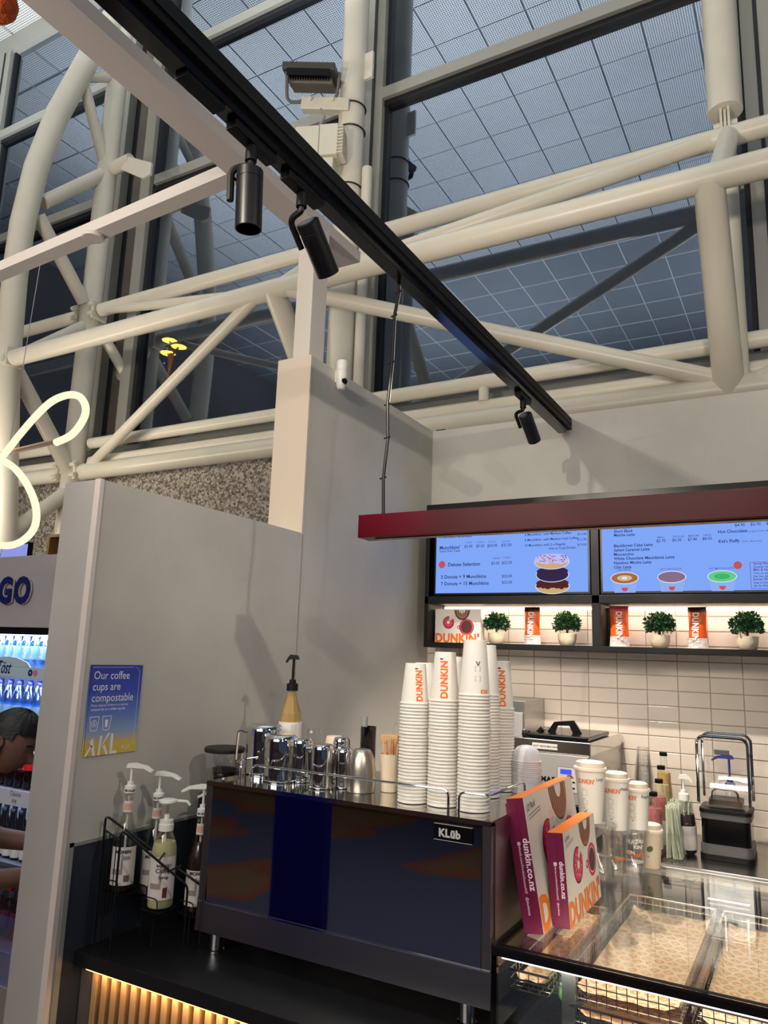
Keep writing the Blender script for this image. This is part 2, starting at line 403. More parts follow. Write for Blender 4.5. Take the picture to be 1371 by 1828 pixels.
smt.build('plain_ceiling_bay', None, ceil)
sw = MB(); sw.mat(seam_w)
for i in range(24): sw.box(5-i*1.18, 5-i*1.18+.03, -17, -5.3, CZ-.03, CZ-.01)
for j in range(8): sw.box(-22, 6, -5.6-j*1.5, -5.57-j*1.5, CZ-.03, CZ-.01)
tag(sw.build('ceiling_seam_grid', None, ceil), kind='stuff')

# partition wall on the left, low front piece and tall rear piece
wl = struct('wall_left', MB().box(-2.052, XW, 2.612, D+.1, 0, 3.06), plaster)
MB().box(-2.036, XW, 1.548, 2.612, 0, 2.251).build('low_partition', plaster, wl)
MB().box(-2.04, -1.892, 1.54, 1.548, 0, 2.252).build('end_panel', panel_paint, wl)
MB().box(-1.895, XW+.003, 1.535, 1.55, 0, 2.253).build('end_trim', trim_white, wl)
MB().box(-2.056, XW+.002, 2.600, 2.612, 2.245, 3.062).build('tall_end_panel', pm('warm_panel', (222, 208, 190), .5), wl)
MB().box(-2.02, XW-.03, 2.606, 2.614, 0, 2.3).build('joint_filler', black_m, wl)
MB().box(XW, XW+.004, 1.575, 2.40, .0, 1.182).build('lower_slate_panel', dark_panel, wl)
MB().box(XW, XW+.006, 1.560, 2.40, 1.182, 1.192).box(XW, XW+.006, 1.558, 1.575, 0, 1.192).build('panel_trim', pm('grey_trim', (170, 172, 170), .4, .3), wl)
MB().box(XW, XW+.0015, 2.607, 2.612, 0, 2.25).build('seam_strip', pm('seam_grey', (150, 148, 144), .5), wl)
# square post standing on the partition
t = tag(MB().box(-2.018, -1.926, 2.655, 2.775, 3.06, 3.76, .004).build('support_post', pm('post_paint', (222, 214, 204), .4)), 'square white post standing on the tall partition wall', 'post')

wb = struct('wall_back', MB().box(XW-.18, 2.6, D, D+.15, 0, 3.06), plaster)
MB().box(XW, .28, D-.006, D-.0005, .985, 2.04).build('grout_bed', grout, wb)
tile = MB(); tile.box(.0018, .1382, -.0045, 0, .0018, .0682, .002); tme = tile.mesh('tile'); tme.materials.append(tile_m)
for i in range(15):
    for j in range(15):
        x = -.696-.14*9+.14*i
        if x < XW-.001: x = XW-.001+.0; 
        o = bpy.data.objects.new('tile', tme); C.objects.link(o); o.parent = wb
        if i == 0: o.scale = (((-.696-.14*8)-XW)/.14, 1, 1); o.location = (XW, D-.006, 1.696-.0703*10+.0703*j)
        else: o.location = (-.696-.14*9+.14*i, D-.006, 1.696-.0703*10+.0703*j)
        o.rotation_euler = (rnd.uniform(-.004, .004), 0, 0)

# granite clad wall below the glazing, sill
YG = 8.14
struct('wall_granite', MB().box(-22, 6, 8.02, 8.3, 0, 4.72), granite)
struct('trim_1', MB().box(-22, 6, 7.98, 8.3, 4.72, 4.86), pm('sill_metal', (130, 128, 122), .4, .5))
# glazed facade: mullions, transoms, panes
wn = struct('window_1', MB().box(-22, 6, 8.05, 8.25, 14.0, 14.5), mull_paint)
mull = [(-17.9, .3), (-14.12, .36), (-4.93, .30), (-.10, .3), (4.7, .3)]
for x, wd in mull:
    MB().box(x-wd/2, x+wd/2, 8.00, 8.2, 4.86, 14).build('mullion', mull_paint, wn)
    g = MB(); g.box(x-wd/2-.06, x-wd/2, 8.08, 8.2, 4.86, 14).box(x+wd/2, x+wd/2+.06, 8.08, 8.2, 4.86, 14); g.box(x-.02, x+.02, 7.985, 8.0, 4.86, 14)
    g.build('gasket', mull_dark, wn)
# wide pier between the left bays
MB().box(-10.22, -10.03, 7.98, 8.2, 4.86, 14).build('mullion', mull_paint, wn)
MB().box(-10.03, -9.86, 8.14, 8.2, 4.86, 14).build('pier_recess', mull_dark, wn)
MB().box(-9.86, -9.52, 8.10, 8.2, 4.86, 14).build('pier_panel', mull_brown, wn)
MB().box(-9.52, -9.30, 7.98, 8.2, 4.86, 14).build('mullion', mull_paint, wn)
MB().box(-9.30, -9.22, 8.06, 8.2, 4.86, 14).build('gasket', mull_dark, wn)
for z in (9.53, 12.0):
    for x0, x1 in ((-17.75, -14.3), (-13.94, -10.22), (-9.22, -5.08), (-4.78, -.25), (.05, 4.55)):
        MB().box(x0, x1, 8.0, 8.18, z-.085, z+.085).build('transom', mull_paint, wn)
        MB().box(x0, x1, 8.06, 8.2, z-.17, z-.085).build('gasket', mull_dark, wn)
for x0, x1 in ((-17.75, -14.3), (-13.94, -10.22), (-9.22, -5.08), (-4.78, -.25), (.05, 4.55)):
    for z0, z1 in ((4.86, 9.36), (9.615, 11.83), (12.085, 14)):
        MB().box(x0, x1, YG, YG+.012, z0, z1).build('window_pane', pane, wn)
# ground and road outside
struct('ground', MB().box(-60, 30, 8.4, 70, -.2, -.05), pm('asphalt', (40, 42, 46), .8))
sl = thing('street_lamp', 'amber triple-headed street lamp shining outside the dark window', 'street lamp', (-19.0, 18, 0))
MB().tube([(0, 0, 0), (0, 0, 11.9)], .09, 10).build('pole', pm('lamp_pole', (150, 90, 30), .5), sl)
amber = emis('amber_lens', (255, 170, 50), 90)
for hx, hz in ((-.15, 12.42), (.33, 12.1), (-.18, 11.95)):
    h = MB().tube([(0, 0, 11.75), (hx*.6, 0, hz-.1), (hx, 0, hz)], .04, 8).lathe([(.28, 0), (.26, .08), (.1, .14), (0, .15)], 20, cx=hx, z0=hz).build('lamp_head', black_m, sl)
    MB().lathe([(0, -.03), (.18, -.025), (.26, 0)], 20, cx=hx, z0=hz).build('lens', amber, h)
pl_ = bpy.data.lights.new('street_lamp_light', 'POINT'); pl_.energy = 40; pl_.color = (1, .6, .2); pl_.shadow_soft_size = .02
po = bpy.data.objects.new('street_lamp_light', pl_); C.objects.link(po); po.location = (-18.9, 17.6, 11.4)

BPX0 = at(487, 1500, 'Y', 3.1).x; BPX1 = at(574, 1550, 'Y', 3.1).x
# things on the customers' side, seen only mirrored in polished metal
struct('wall_front', MB().box(-22, 6, -17.2, -17, 0, 14.5), pm('hall_wall', (120, 100, 84), .7, 0, .1, 1))
struct('wall_side', MB().box(-22.2, -22, -17, 8, 0, 14.5), pm('hall_wall2', (130, 124, 118), .7))
struct('wall_right', MB().box(2.6, 2.8, 1.2, 8, 0, 3.6), plaster)
t = tag(MB().box(BPX0, BPX1, 0.42, 0.5, 0, 2.1, .01).build('blue_reflector', pm('royal_blue', (16, 20, 150), .4)), 'unseen royal blue panel, added to mirror as a blue band in the coffee machine', 'sign')  # upright blue panel added only for its reflection in the polished steel
tag(MB().box(-7.5, -2.9, -4.4, -4.2, 0, 3.4).build('timber_hoarding', pm('timber_hoarding_m', (110, 74, 46), .6, 0, .15, 2)), 'brown timber wall across the concourse', 'wall')

# ================================================================== STEEL TRUSS IN FRONT OF THE GLAZING
YB, YF = 7.5, 6.2
tr = thing('steel_truss', 'cream painted tubular steel truss spanning in front of the window wall', 'truss', (-9.8, YB, 0))
trM = Matrix.Translation((9.8, -YB, 0))
def tt(name, pts, r, n=20): return MB(trM).tube(pts, r, n).build(name, cream_paint, tr)
zT1, zT3, zT7 = 7.0, 5.745, 4.34
tt('chord', [(-20, YB, zT1), (-10.05, YB, zT1)], .10)
tt('chord', [(-9.55, YB, zT1), (5, YB, zT1)], .105)
tt('chord', [(-9.65, YF, zT3-.03), (-5, YF, zT3), (5, YF, zT3+.02)], .118)
tt('chord', [(-20, YB, zT7), (-9.9, YB, zT7)], .115)
tt('chord', [(-9.6, YB, zT7), (5, YB, zT7)], .125)
for (z, r, y) in ((4.83, .085, 7.62), (4.545, .085, 7.66)):
    tt('rail', [(-20, y, z), (-9.95, y, z)], r); tt('rail', [(-9.6, y, z), (5, y, z+.02)], r)
MB(trM).lathe([(.06, 0), (.06, .14), (.05, .16), (0, .16)], 16, cx=-3.05, cy=7.6, z0=4.6).build('sprinkler_cap', cream_paint, tr)
# zigzag bracing
NX = (-9.45, -4.95, -.42, 4.1)
tt('brace', [(NX[0], YB, zT1-.02), (NX[1]-.35, YF+.02, zT3+.02)], .065)
tt('brace', [(NX[1]+.2, YF+.02, zT3), (NX[2]-.1, YB, zT1)], .085)
tt('brace', [(NX[1]-.35, YF, zT3-.05), (NX[0]+.05, YB, zT7+.1)], .075)
tt('brace', [(NX[1]+.15, YF, zT3-.05), (NX[2]-.1, YB, zT7+.08)], .085)
tt('brace', [(NX[2]+.15, YB, zT7+.05), (NX[3], YF, zT3)], .085)
for x in NX[1:3]:
    tt('strut', [(x-.08, YF, zT3), (x-.1, YB, zT7+.02)], [.125, .14])
    tt('strut', [(x, YF, zT3), (x+.02, YB, zT1)], .1)
    tt('strut', [(x, YB, zT1), (x, YB, zT7)], .085)
# curved truss column in the plane x = -9.8
X0 = -9.8
def xa(u, v): p = at(u, v, 'X', X0); return (X0, p.y, p.z)
cv = [(320, -120), (240, -30), (165, 92), (101, 208), (64, 302), (40, 400), (27, 490), (17, 600), (12, 700), (9, 850), (7, 1000), (5, 1200)]
tt('curved_chord', [xa(*c) for c in cv], .175)
tt('column_tube', [(X0, YB, 1), (X0, YB, 14.4)], .165)
nd = (X0, YB, 6.98); nb = (X0, YB, 4.35)
for a, b, r in (((150, 150), (188, 300), .09), ((77, 362), (188, 309), .105), ((68, 385), (150, 540), .105), ((22, 650), (124, 842), .115), ((135, 868), (10, 960), .115), ((205, 138), (150, 138), .08)):
    tt('web_tube', [xa(*a), xa(*b)], r)
tt('web_tube', [xa(150, 583), xa(45, 632)], .1)
tt('stub', [(X0, YB, xa(188, 305)[2]), (X0+.55, YB+.02, xa(188, 305)[2]+.06)], .11)
e1 = at(222, 664, 'Y', 8.06); tt('stub', [nd, tuple(e1)], .085)
MB(trM).lathe([(.16, 0), (.16, .04)], 20, Matrix.Translation(e1) @ Matrix.Rotation(pi/2, 4, 'X')).build('wall_collar', mull_paint, tr)
pl = MB(trM); z_ = xa(188, 305)[2]
pl.prism([(0, .1), (.62, -.22), (.62, -.42), (.45, -.45), (-.08, -.12)], .04, (X0+.5, YB-.02, z_), (1, 0, 0), (0, 0, 1)); pl.build('bracket_plate', cream_paint, tr)
for p in (nd, nb):
    for s_ in (-1, 1):
        g = MB(trM)
        g.box(p[0]+s_*.2-.03, p[0]+s_*.2+.03, p[1]-.14, p[1]+.14, p[2]-.14, p[2]+.14, .01)
        for dz in (-.08, .08): g.tube([(p[0]+s_*.2-.06, p[1]-.16, p[2]+dz), (p[0]+s_*.2+.06, p[1]-.16, p[2]+dz)], .035, 6)
        g.build('bolted_joint', cream_paint, tr)
g = MB(trM).box(-9.72, -9.62, YF-.13, YF+.13, zT3-.16, zT3+.1, .01)
g.tube([(-9.67, YF-.17, zT3-.09), (-9.67, YF+.17, zT3-.09)], .04, 6); g.build('bolted_joint', cream_paint, tr)

# straight columns
c1 = thing('steel_column', 'white round steel column carrying the floodlight, left of centre', 'column', (-4.95, YB, 0))
MB().tube([(0, 0, 4.4), (0, 0, 14.4)], .175, 28).build('shaft', cream_paint, c1)
MB().tube([(.27, .02, 4.4), (.27, .02, 8.0)], .07, 14).build('conduit_pipe', cream_paint, c1)
MB().box(.1, .3, -.01, .03, 9.35, 9.75).build('wall_bracket', cream_paint, c1)
for z in (8.6, 8.95, 7.75): MB().tube(arc((0, 0, z), .185, 0, 2*pi, 24, (1, 0, 0), (0, 1, 0)), .012, 5).build('cable_tie', mull_dark, c1)
c2 = thing('steel_column', 'thick white round steel column with forked pin joint at its foot', 'column', (-.42, YB, 7.28))
MB().tube([(0, 0, 0), (0, 0, 7.2)], .168, 32).build('shaft', cream_paint, c2)
g = MB()
for s_ in (-1, 1): g.box(s_*.035-.012, s_*.035+.012, -.09, .09, -.26, .06)
g.build('fork', cream_paint, c2)
MB().tube([(-.11, 0, -.14), (.11, 0, -.14)], .035, 8).box(-.012, .012, -.08, .08, -.34, -.02).build('pin', cream_paint, c2)

# floodlight on the column
fl = thing('floodlight', 'dark grey finned floodlight bracketed to the left steel column', 'floodlight', (-5.3, 7.05, 9.28)); fl.rotation_euler = (radians(14), radians(4), radians(24))
g = MB(); g.box(-.36, .34, -.25, .25, -.05, .05, .02); g.build('housing', pm('floodlight_grey', (74, 72, 68), .5), fl)
g = MB()
for k in range(16): g.box(-.27+k*.034, -.262+k*.034, -.255, -.1, -.12, -.05); 
g.box(-.29, .28, -.26, -.25, -.13, -.04); g.build('cooling_fins', black_m, fl)
MB().box(-.3, .28, -.06, .22, -.13, -.05, .01).build('lens_box', pm('floodlight_lens', (120, 116, 106), .3), fl)
MB().tube(rounded([(-.3, -.2, -.06), (-.33, 0, -.36), (.33, .05, -.30), (.37, -.05, .02)], .1), .022, 8).build('yoke', pm('yoke_grey', (110, 110, 106), .4), fl)
MB().box(-.12, .52, -.06, .1, -.46, -.30, .01).tube([(0, -.1, -.34), (0, .0, -.34)], .03, 6).tube([(.3, -.1, -.34), (.3, .0, -.34)], .03, 6).build('mounting_plate', cream_paint, fl)
jb = thing('junction_box', 'white ribbed gear box strapped to the column under the floodlight', 'box', (-5.14, 7.08, 8.2)); jb.rotation_euler = (0, 0, radians(20))
MB().box(-.3, .02, -.16, .1, -.28, .18, .02).build('case', cream_paint, jb)
MB().box(.02, .26, -.14, .1, -.24, .2, .01).build('driver_body', cream_paint, jb)
g = MB()
for k in range(9): g.box(.26, .33, -.14, .1, -.22+k*.046, -.205+k*.046)
g.build('heat_sink_rib', cream_paint, jb)
MB().box(-.18, .22, -.15, .12, -.42, -.29, .01).build('lower_bracket', cream_paint, jb)
MB().tube([(.02, .0, .18), (-.02, 0, .3), (.04, 0, .42), (-.02, 0, .54)], .018, 6).build('flex_conduit', pm('flex', (150, 150, 146), .4), jb)

# ================================================================== SUSPENDED WHITE FRAME, TRACK, SPOTS, RED BAR
fr = thing('suspended_frame', 'off-white suspended rectangular frame running beside the black track', 'frame', (-2.0, 2.2, 3.76))
offw = pm('frame_paint', (214, 206, 200), .5)
MB().box(-.07, .07, -2.3, .87, 0, .06, .003).build('long_beam', offw, fr)
g = MB(); g.prism([(-.05, -.02), (-3.2, .16), (-3.2, .24), (-.05, .06)], .06, (0, 0, 0), (1, 0, 0), (0, 1, 0)); g.build('cross_beam', offw, fr)
# rose from which the loop lamp hangs
MB().lathe([(.05, -.02), (.055, -.012), (.05, 0)], 20, cx=-1.0, cy=.06).build('ceiling_rose', offw, fr)

tk = thing('light_track', 'long black track beam crossing overhead to the back wall', 'track', (-1.08, 2, 2.94))
MB().box(-.028, .034, -1.9, D-2-.002, .03, .095, .002).build('beam_profile', black_m, tk)
MB().box(-.022, .022, -1.9, D-2-.06, 0, .03, .002).build('track_channel', black_g, tk)
MB().box(-.03, -.022, -1.9, D-2.1, .022, .05).box(.034, .037, -1.9, D-2.01, .055, .062).build('edge_ridge', black_m, tk)
MB().box(-.018, .018, -1.02, -.9, -.012, 0, .002).build('joiner', black_m, tk)
MB().box(-.018, .018, -.62, -.5, -.012, 0, .002).build('joiner', black_m, tk)
def lampspot(loc, dirv, label, side=-1, ln=.145, rd=.031):
    t = thing('track_spotlight', label, 'spotlight', loc, 0, 'black spotlights on the overhead track')
    dv = Vector(dirv).normalized()
    MB().box(-.016, .016, -.075, .075, -.022, 0, .003).build('adapter', black_m, t)
    MB().tube([(0, 0, -.02), (0, 0, -.06)], .014, 14).build('swivel', black_m, t)
    c = Vector((0, .03 if dv.y > .3 else 0, -.085)) - Vector((0, 0, 0))
    q = Vector((0, 0, -1)).rotation_difference(dv).to_matrix().to_4x4()
    M = Matrix.Translation(c) @ q
    sd = Vector(side).normalized()
    MB().tube(rounded([(0, 0, -.055), (0, 0, -.07), tuple(c+sd*.045+dv*-.005), tuple(c+sd*.045+dv*.075)], .02), .0085, 8).build('arm', black_m, t)
    b = MB(M); b.lathe([(rd*.9, .002), (rd, 0), (rd, -.022), (rd*.97, -.0225), (rd*.97, -.026), (rd, -.0265), (rd, -ln), (rd*.9, -ln), (rd*.86, -ln+.02), (0, -ln+.022)], 28); b.build('can', lamp_black, t)
    s = spot('track_lamp_light', Vector(loc)+c+dv*(ln+.01), Vector(loc)+c+dv*3, 1, (1, .88, .72), 45, .4, .02)
    return s
S1 = lampspot((-1.08, 1.215, 2.94), (0, .06, -1), 'black track spotlight hanging straight down, nearest of the three on the beam', (-.85, -.45, 0)); S1.data.energy = 25
S2 = lampspot((-1.08, 1.42, 2.94), (-.02, .75, -.62), 'black track spotlight tilted to the right beside the vertical one', (-.85, -.45, 0)); S2.data.energy = 40
S3 = lampspot((-1.08, 3.17, 2.94), (.05, .78, -.64), 'small black track spotlight at the far end near the back wall', (-.8, -.3, .1)); S3.data.energy = 12

cb = thing('hanging_cable', 'black power cable with zip ties dropping from the track to the red bar', 'cable', (-1.13, 1.99, 2.17))
pts = [(.03, 0, .79), (.03, .003, .74), (.018, 0, .66), (.014, .002, .5), (.004, 0, .36), (.008, .003, .25), (-.002, 0, .12), (.003, 0, 0)]
MB().tube(pts, .0052, 8).build('cord', black_m, cb)
MB().tube([(x+.005, y+.003, z) for x, y, z in pts[:5]], .0016, 6).build('steel_wire', pm('wire_grey', (150, 150, 150), .4), cb)
for i in range(1, 7): MB().tube([(pts[i][0]-.012, 0, pts[i][2]), (pts[i][0]+.01, 0, pts[i][2]+.004)], .0028, 5).build('zip_tie', black_m, cb)
rb = thing('red_light_bar', 'long glossy crimson bar lamp hanging in front of the menu screens', 'lamp', (-1.205, 1.97, 2.103))
MB().box(0, 2.6, 0, .07, 0, .072, .0015).build('housing', red_g, rb)
MB().box(.05, 2.5, .022, .048, -.003, 0).build('diffuser', pm('bar_diffuser', (150, 120, 116), .3), rb)

sc_ = thing('security_camera', 'small white security camera on the tall partition wall', 'camera', (XW+.028, 2.815, 3.0))
MB().lathe([(.022, .05), (.026, .055), (.026, .10), (.022, .105)], 24).lathe([(.0, -.04), (.016, -.036), (.025, -.015), (.026, .05)], 24).build('body', white_p, sc_)
g = MB(Matrix.Translation((.018, -.004, .0)) @ Matrix.Rotation(radians(75), 4, 'Y')); g.lathe([(.0, .016), (.012, .012), (.018, 0), (.012, -.012), (0, -.014)], 20); g.build('lens', black_g, sc_)
MB().box(-.03, -.015, -.012, .012, .0, .06).build('wall_mount', white_p, sc_)

# looping neon lamp
nn = thing('loop_lamp', 'glowing warm-white looped tube lamp hanging at the left', 'lamp', (-3.1, 2.0, 2.56))
def nl(u, v, dy=0): p = at(u, v, 'Y', 2.0+dy); return (p.x+3.1, dy, p.z-2.56)
L1 = [(100, 790), (128, 776), (148, 750), (153, 728), (143, 709), (122, 705), (92, 717), (62, 745), (32, 780), (6, 812), (-25, 835), (-60, 850)]
L2 = [(-60, 790), (-25, 806), (5, 822), (28, 838), (50, 868), (64, 905), (62, 940), (42, 964), (14, 974), (-20, 968), (-50, 950)]
def spl(pts, n=5):
    P_ = [Vector(p) for p in pts]; o = []
    for i in range(len(P_)-1):
        a, b, c, d = P_[max(i-1, 0)], P_[i], P_[i+1], P_[min(i+2, len(P_)-1)]
        for k in range(n):
            t = k/n; o.append(.5*((2*b)+(c-a)*t+(2*a-5*b+4*c-d)*t*t+(3*b-a-3*c+d)*t**3))
    o.append(P_[-1]); return o
neon = emis('neon_glow', (255, 250, 214), 1.05)
MB().tube(spl([nl(*p, dy=-.02) for p in L1]), .0155, 14).build('upper_loop', neon, nn)
MB().tube(spl([nl(*p, dy=.02) for p in L2]), .0155, 14).build('lower_loop', neon, nn)
a, b = nl(102, 787), nl(-60, 826)
MB().tube([a, b], .012, 8).build('bar', pm('rose_metal', (200, 170, 150), .35, .4), nn)
MB().tube([nl(16, 803), nl(72, 470)], .0018, 5).build('hanging_wire', pm('wire_grey', (150, 150, 150), .4), nn)
# ================================================================== DISPLAY FRAME, SCREENS, SHELF
YFR = 3.65
df = thing('menu_cabinet', 'black metal cabinet frame holding menu screens above a lit display shelf', 'shelf', (-1.795, YFR, 1.797))
def fb(name, x0, x1, z0, z1, y0=0, y1=D-YFR-.008): return MB().box(x0+1.795, x1+1.795, y0, y1, z0-1.797, z1-1.797, .002).build(name, black_m, df)
fb('rail', -1.795, .30, 1.797, 1.824); fb('rail', -1.795, .30, 2.025, 2.066); fb('rail', -1.795, .30, 2.53, 2.566)
fb('upright', -1.795, -1.772, 1.824, 2.53); fb('upright', -.903, -.865, 1.824, 2.53); fb('upright', .03, .068, 1.824, 2.53)
fb('backing_board', -1.772, .27, 2.066, 2.53, .12, .15)
MB().box(.03, .885, .195, .205, .215, .222).build('led_strip', emis('shelf_led', (255, 226, 196), 7), df)
MB().box(.935, 1.82, .195, .205, .215, .222).build('led_strip', MATS['shelf_led'], df)
for x0 in (.03, .935):
    l = area('shelf_light', (-1.795+x0+.43, 3.77, 2.015), (-1.795+x0+.43, 3.80, 1.8), 1.7, .82, .02, (1, .82, .68))

scr_m = emis('screen_blue', (130, 168, 250), .98)
navy_e = emis('screen_navy', (44, 56, 120), .9); navy_s = emis('screen_navy_soft', (86, 104, 172), .9); purple_e = emis('screen_purple', (110, 50, 140), .9)
def scol(n, c): return emis('screen_'+n, c, .92)
S_pink = scol('coral', (210, 84, 92)); S_white = scol('white', (226, 232, 255)); S_dough = scol('dough', (214, 176, 124)); S_choc = scol('choc', (84, 40, 44)); S_dark = scol('dark', (56, 42, 76))
S_lil = scol('lilac', (196, 196, 250)); S_green = scol('green', (100, 214, 140)); S_brown = scol('latte', (176, 112, 60)); S_mocha = scol('mocha', (140, 116, 140)); S_cup = scol('cup', (150, 180, 250)); S_pk2 = scol('sprinkle', (196, 90, 170)); S_green2 = scol('green_dark', (70, 180, 110)); S_cream = scol('cream', (216, 196, 170))
X_, Z_ = Vector((1, 0, 0)), Vector((0, 0, 1))
def screen(x0, x1, label):
    t = thing('menu_screen', label, 'screen', (x0, YFR+.012, 2.070))
    g = MB(); g.box(0, x1-x0, 0, .06, 0, .455, .003); g.build('bezel', black_g, t)
    MB().box(.012, x1-x0-.012, -.0015, 0, .012, .443).build('display', scr_m, t)
    return t
def scrM(t):
    y = t.location.y-.0022
    class S: pass
    s = S(); s.t = t; s.b = {}
    def P_(u, v): p = at(u, v, 'Y', y); return Vector((p.x-t.location.x, -.0022, p.z-t.location.z)), mpp(p)
    s.P = P_
    def g(m):
        if m not in s.b: s.b[m] = MB().mat(m)
        return s.b[m]
    s.g = g
    def T(st, u, v, h, m=navy_e, bold=.012, al='L', lift=0): o, k = P_(u, v); g(m).text(st, h*k/.70, o, X_, Z_, bold, al, lift, sx=.98)
    s.T = T
    def Dd(u, v, rx, ry, m, r0=0, lift=.0004, **k_): o, k = P_(u, v); g(m).disc(o, X_, Z_, rx*k, ry*k, r0, lift=lift, **k_)
    s.D = Dd
    def done(name):
        par = MB()
        for m, mb in s.b.items():
            par.mat(m); par.add(mb.v, mb.f)
        tag(par.build(name, None, t), kind='stuff')
    s.done = done
    return s
t1 = screen(-1.748, -.908, 'left menu screen listing donut boxes and prices in blue light')
s = scrM(t1)
s.T('Premium Donuts', 785, 961, 6.2, bold=.02); s.T('+50c each', 861, 956, 6); s.T("Munchkins'", 785, 981, 6.2, bold=.02); s.T('Donut Hole Treats', 785, 986, 3.6)
for x, a, b_ in ((829, '5 PACK', '$5.90'), (850, '10 PACK', '$9.50'), (870, '25 PACK', '$20.00'), (895, '50 PACK', '$32.00')):
    s.T(a, x+2, 970-(x-829)*.03, 2.6, navy_s); s.T(b_, x, 978-(x-829)*.035, 5, navy_e, .004)
s.T('SINGLE', 880, 998, 3, navy_s); s.T('5 PACK', 898, 997, 3, navy_s); s.T('$5.00', 877, 1008, 5, bold=.004); s.T('$22.50', 896, 1007, 5, bold=.004)
s.T('Deluxe Selection', 800, 1011, 6.2, bold=.02); s.D(789, 1008, 6.5, 6.5, S_pink); s.T('NEW!', 789, 1006.5, 3, S_white, .03, 'C', -.0009)
s.T('3 Donuts + 9 Munchkins', 787, 1033, 6, bold=.02); s.T('7 Donuts + 15 Munchkins', 787, 1045, 6, bold=.02); s.T('$20.00', 896, 1031, 5, bold=.004); s.T('$32.00', 896, 1042, 5, bold=.004)
for i, (a, b_) in enumerate((('Two Donuts with Medium Iced Coffee', '$13.40'), ('6 Munchkins  with Medium Coffee', '$12.00'), ('6 Munchkins  with Medium Iced Coffee', '$12.90'), ('10 Munchkins with 2 x Regular', '$19.60'))):
    s.T(a, 937, 947+i*9.6, 4.2, bold=.012); s.T(b_, 1031, 946+i*9.5, 4.2, bold=.002)
s.T('Hot or Cold Drinks', 980, 981, 4.2, bold=.012)
# stack of three donuts pictured on the screen
def donut(cx, cy, rx, top, bot, lp=0):
    s.D(cx, cy+5, rx+1.2, 13.6, S_white, lift=.0002+lp); s.D(cx, cy+5, rx, 12.4, bot, lift=.0006+lp); s.D(cx, cy-1, rx-.5, 8.5, top, lift=.0010+lp)
    if top is not S_dark:
        for k in range(7): s.D(cx-rx*.8+k*rx*.27, cy+4+(k % 3)*1.2, 5, 3.5, top, lift=.0012+lp)
donut(986, 1042, 30, S_choc, S_dough, 0); donut(986, 1021, 29, S_dark, S_dark, .001); donut(985, 998, 31, S_lil, S_dough, .002)
for k in range(46): s.D(985+rnd.uniform(-26, 26), 996+rnd.uniform(-5, 7), 1.6, .8, rnd.choice([S_pk2, S_dark, S_pink]), lift=.0038, n=6)
s.done('menu_print')
t2 = screen(-.862, .012, 'right menu screen listing coffees and lattes, cut by the picture edge')
s = scrM(t2)
for i, a in enumerate(('Cappuccino', 'Long Black', 'Short Black', 'Matcha Latte')): s.T(a, 1096, 938+i*6.6, 4.8, bold=.02)
for i, a in enumerate(('Blackforest Cake Latte', 'Salted Caramel Latte', 'Moccaccino', 'White Chocolate Macadamia Latte', 'Hazelnut Mocha Latte', 'Chai Latte')): s.T(a, 1096, 977+i*7.6, 5, bold=.02)
for x, a, b_ in ((1172, 'SMALL', '$5.70'), (1200, 'REGULAR', '$6.50'), (1228, 'MEDIUM', '$7.40'), (1254, 'LARGE', '$8.50')): s.T(a, x+1, 961-(x-1172)*.05, 3.2, navy_s); s.T(b_, x, 968-(x-1172)*.05, 5, bold=.006)
for x, a, b_ in ((1312, 'SMALL', '$4.90'), (1340, 'REGULAR', '$5.70'), (1368, 'MEDIUM', '$6.50')): s.T(a, x+1, 933-(x-1312)*.06, 3.2, navy_s); s.T(b_, x, 940-(x-1312)*.06, 5.2, bold=.006)
s.T('English Breakfast, Earl Grey, Green, Mint', 1282, 926, 2.6, navy_s); s.T('Hot Chocolate', 1282, 952, 5.4, bold=.02); s.T('(Original, White Mocha)', 1335, 950, 3, navy_s); s.T("Kid's Fluffy", 1283, 969, 5.4, bold=.02); s.T('(With a Munchkin)', 1324, 968, 3, navy_s)
for x, y, a, m1, m2 in ((1115, 1032, 'FLAT WHITE', S_brown, S_cream), (1199, 1030, 'HOT CHOCOLATE', S_mocha, S_mocha), (1289, 1029, 'HOT MATCHA LATTE', S_green, S_green2)):
    s.T(a, x-1, y-13, 3, purple_e, .01, 'C'); o, k = s.P(x, y)
    s.g(S_cup).prism([(-23*k, 0), (-18*k, -26*k), (18*k, -26*k), (23*k, 0)], .0002, o+Vector((0, -.0002, 0)), X_, Z_)
    s.D(x, y, 24.5, 11, S_white, lift=.0008); s.D(x, y, 23, 9.6, m1, lift=.0012); s.D(x, y, 13, 5, m2, .55, lift=.0016); s.D(x, y, 6, 2.5, S_white if m1 is S_brown else m2, lift=.0018)
    s.g(S_pink).disc(o+Z_*(-17*k), X_, Z_, 5.5*k, 7*k, 0, lift=.0008, a0=pi, a1=2*pi, n=10)
s.D(1317, 1009, 7, 7, S_pink); s.T('NEW!', 1317, 1007.5, 3.2, S_white, .03, 'C', -.0012)
o, k = s.P(1341, 1051); g = s.g(purple_e)
for a in ((0, 60, 0, .7), (0, 60, 47, 47.7)): g.quad(o, X_, Z_, a[0]*k, a[1]*k, a[2]*k, a[3]*k, .0004)
g.quad(o, X_, Z_, 0, .7*k, 0, 47*k, .0004)
for i, (a, h) in enumerate((('Syrup Flavours', 4.2), (' Caramel, Vanilla', 3.2), ('Milk & Non-Dairy', 4.2), (' Trim, no charge', 3.2), (' Oat, Soy, Almond', 3.2), (' Extras 90c', 4.2), (' Swap to Decaf', 3.2), (' +$1 for Whipped', 3.2))): s.T(a, 1345, 1008+i*5.6, h, purple_e if h > 4 else navy_e, .015)
s.done('menu_print')

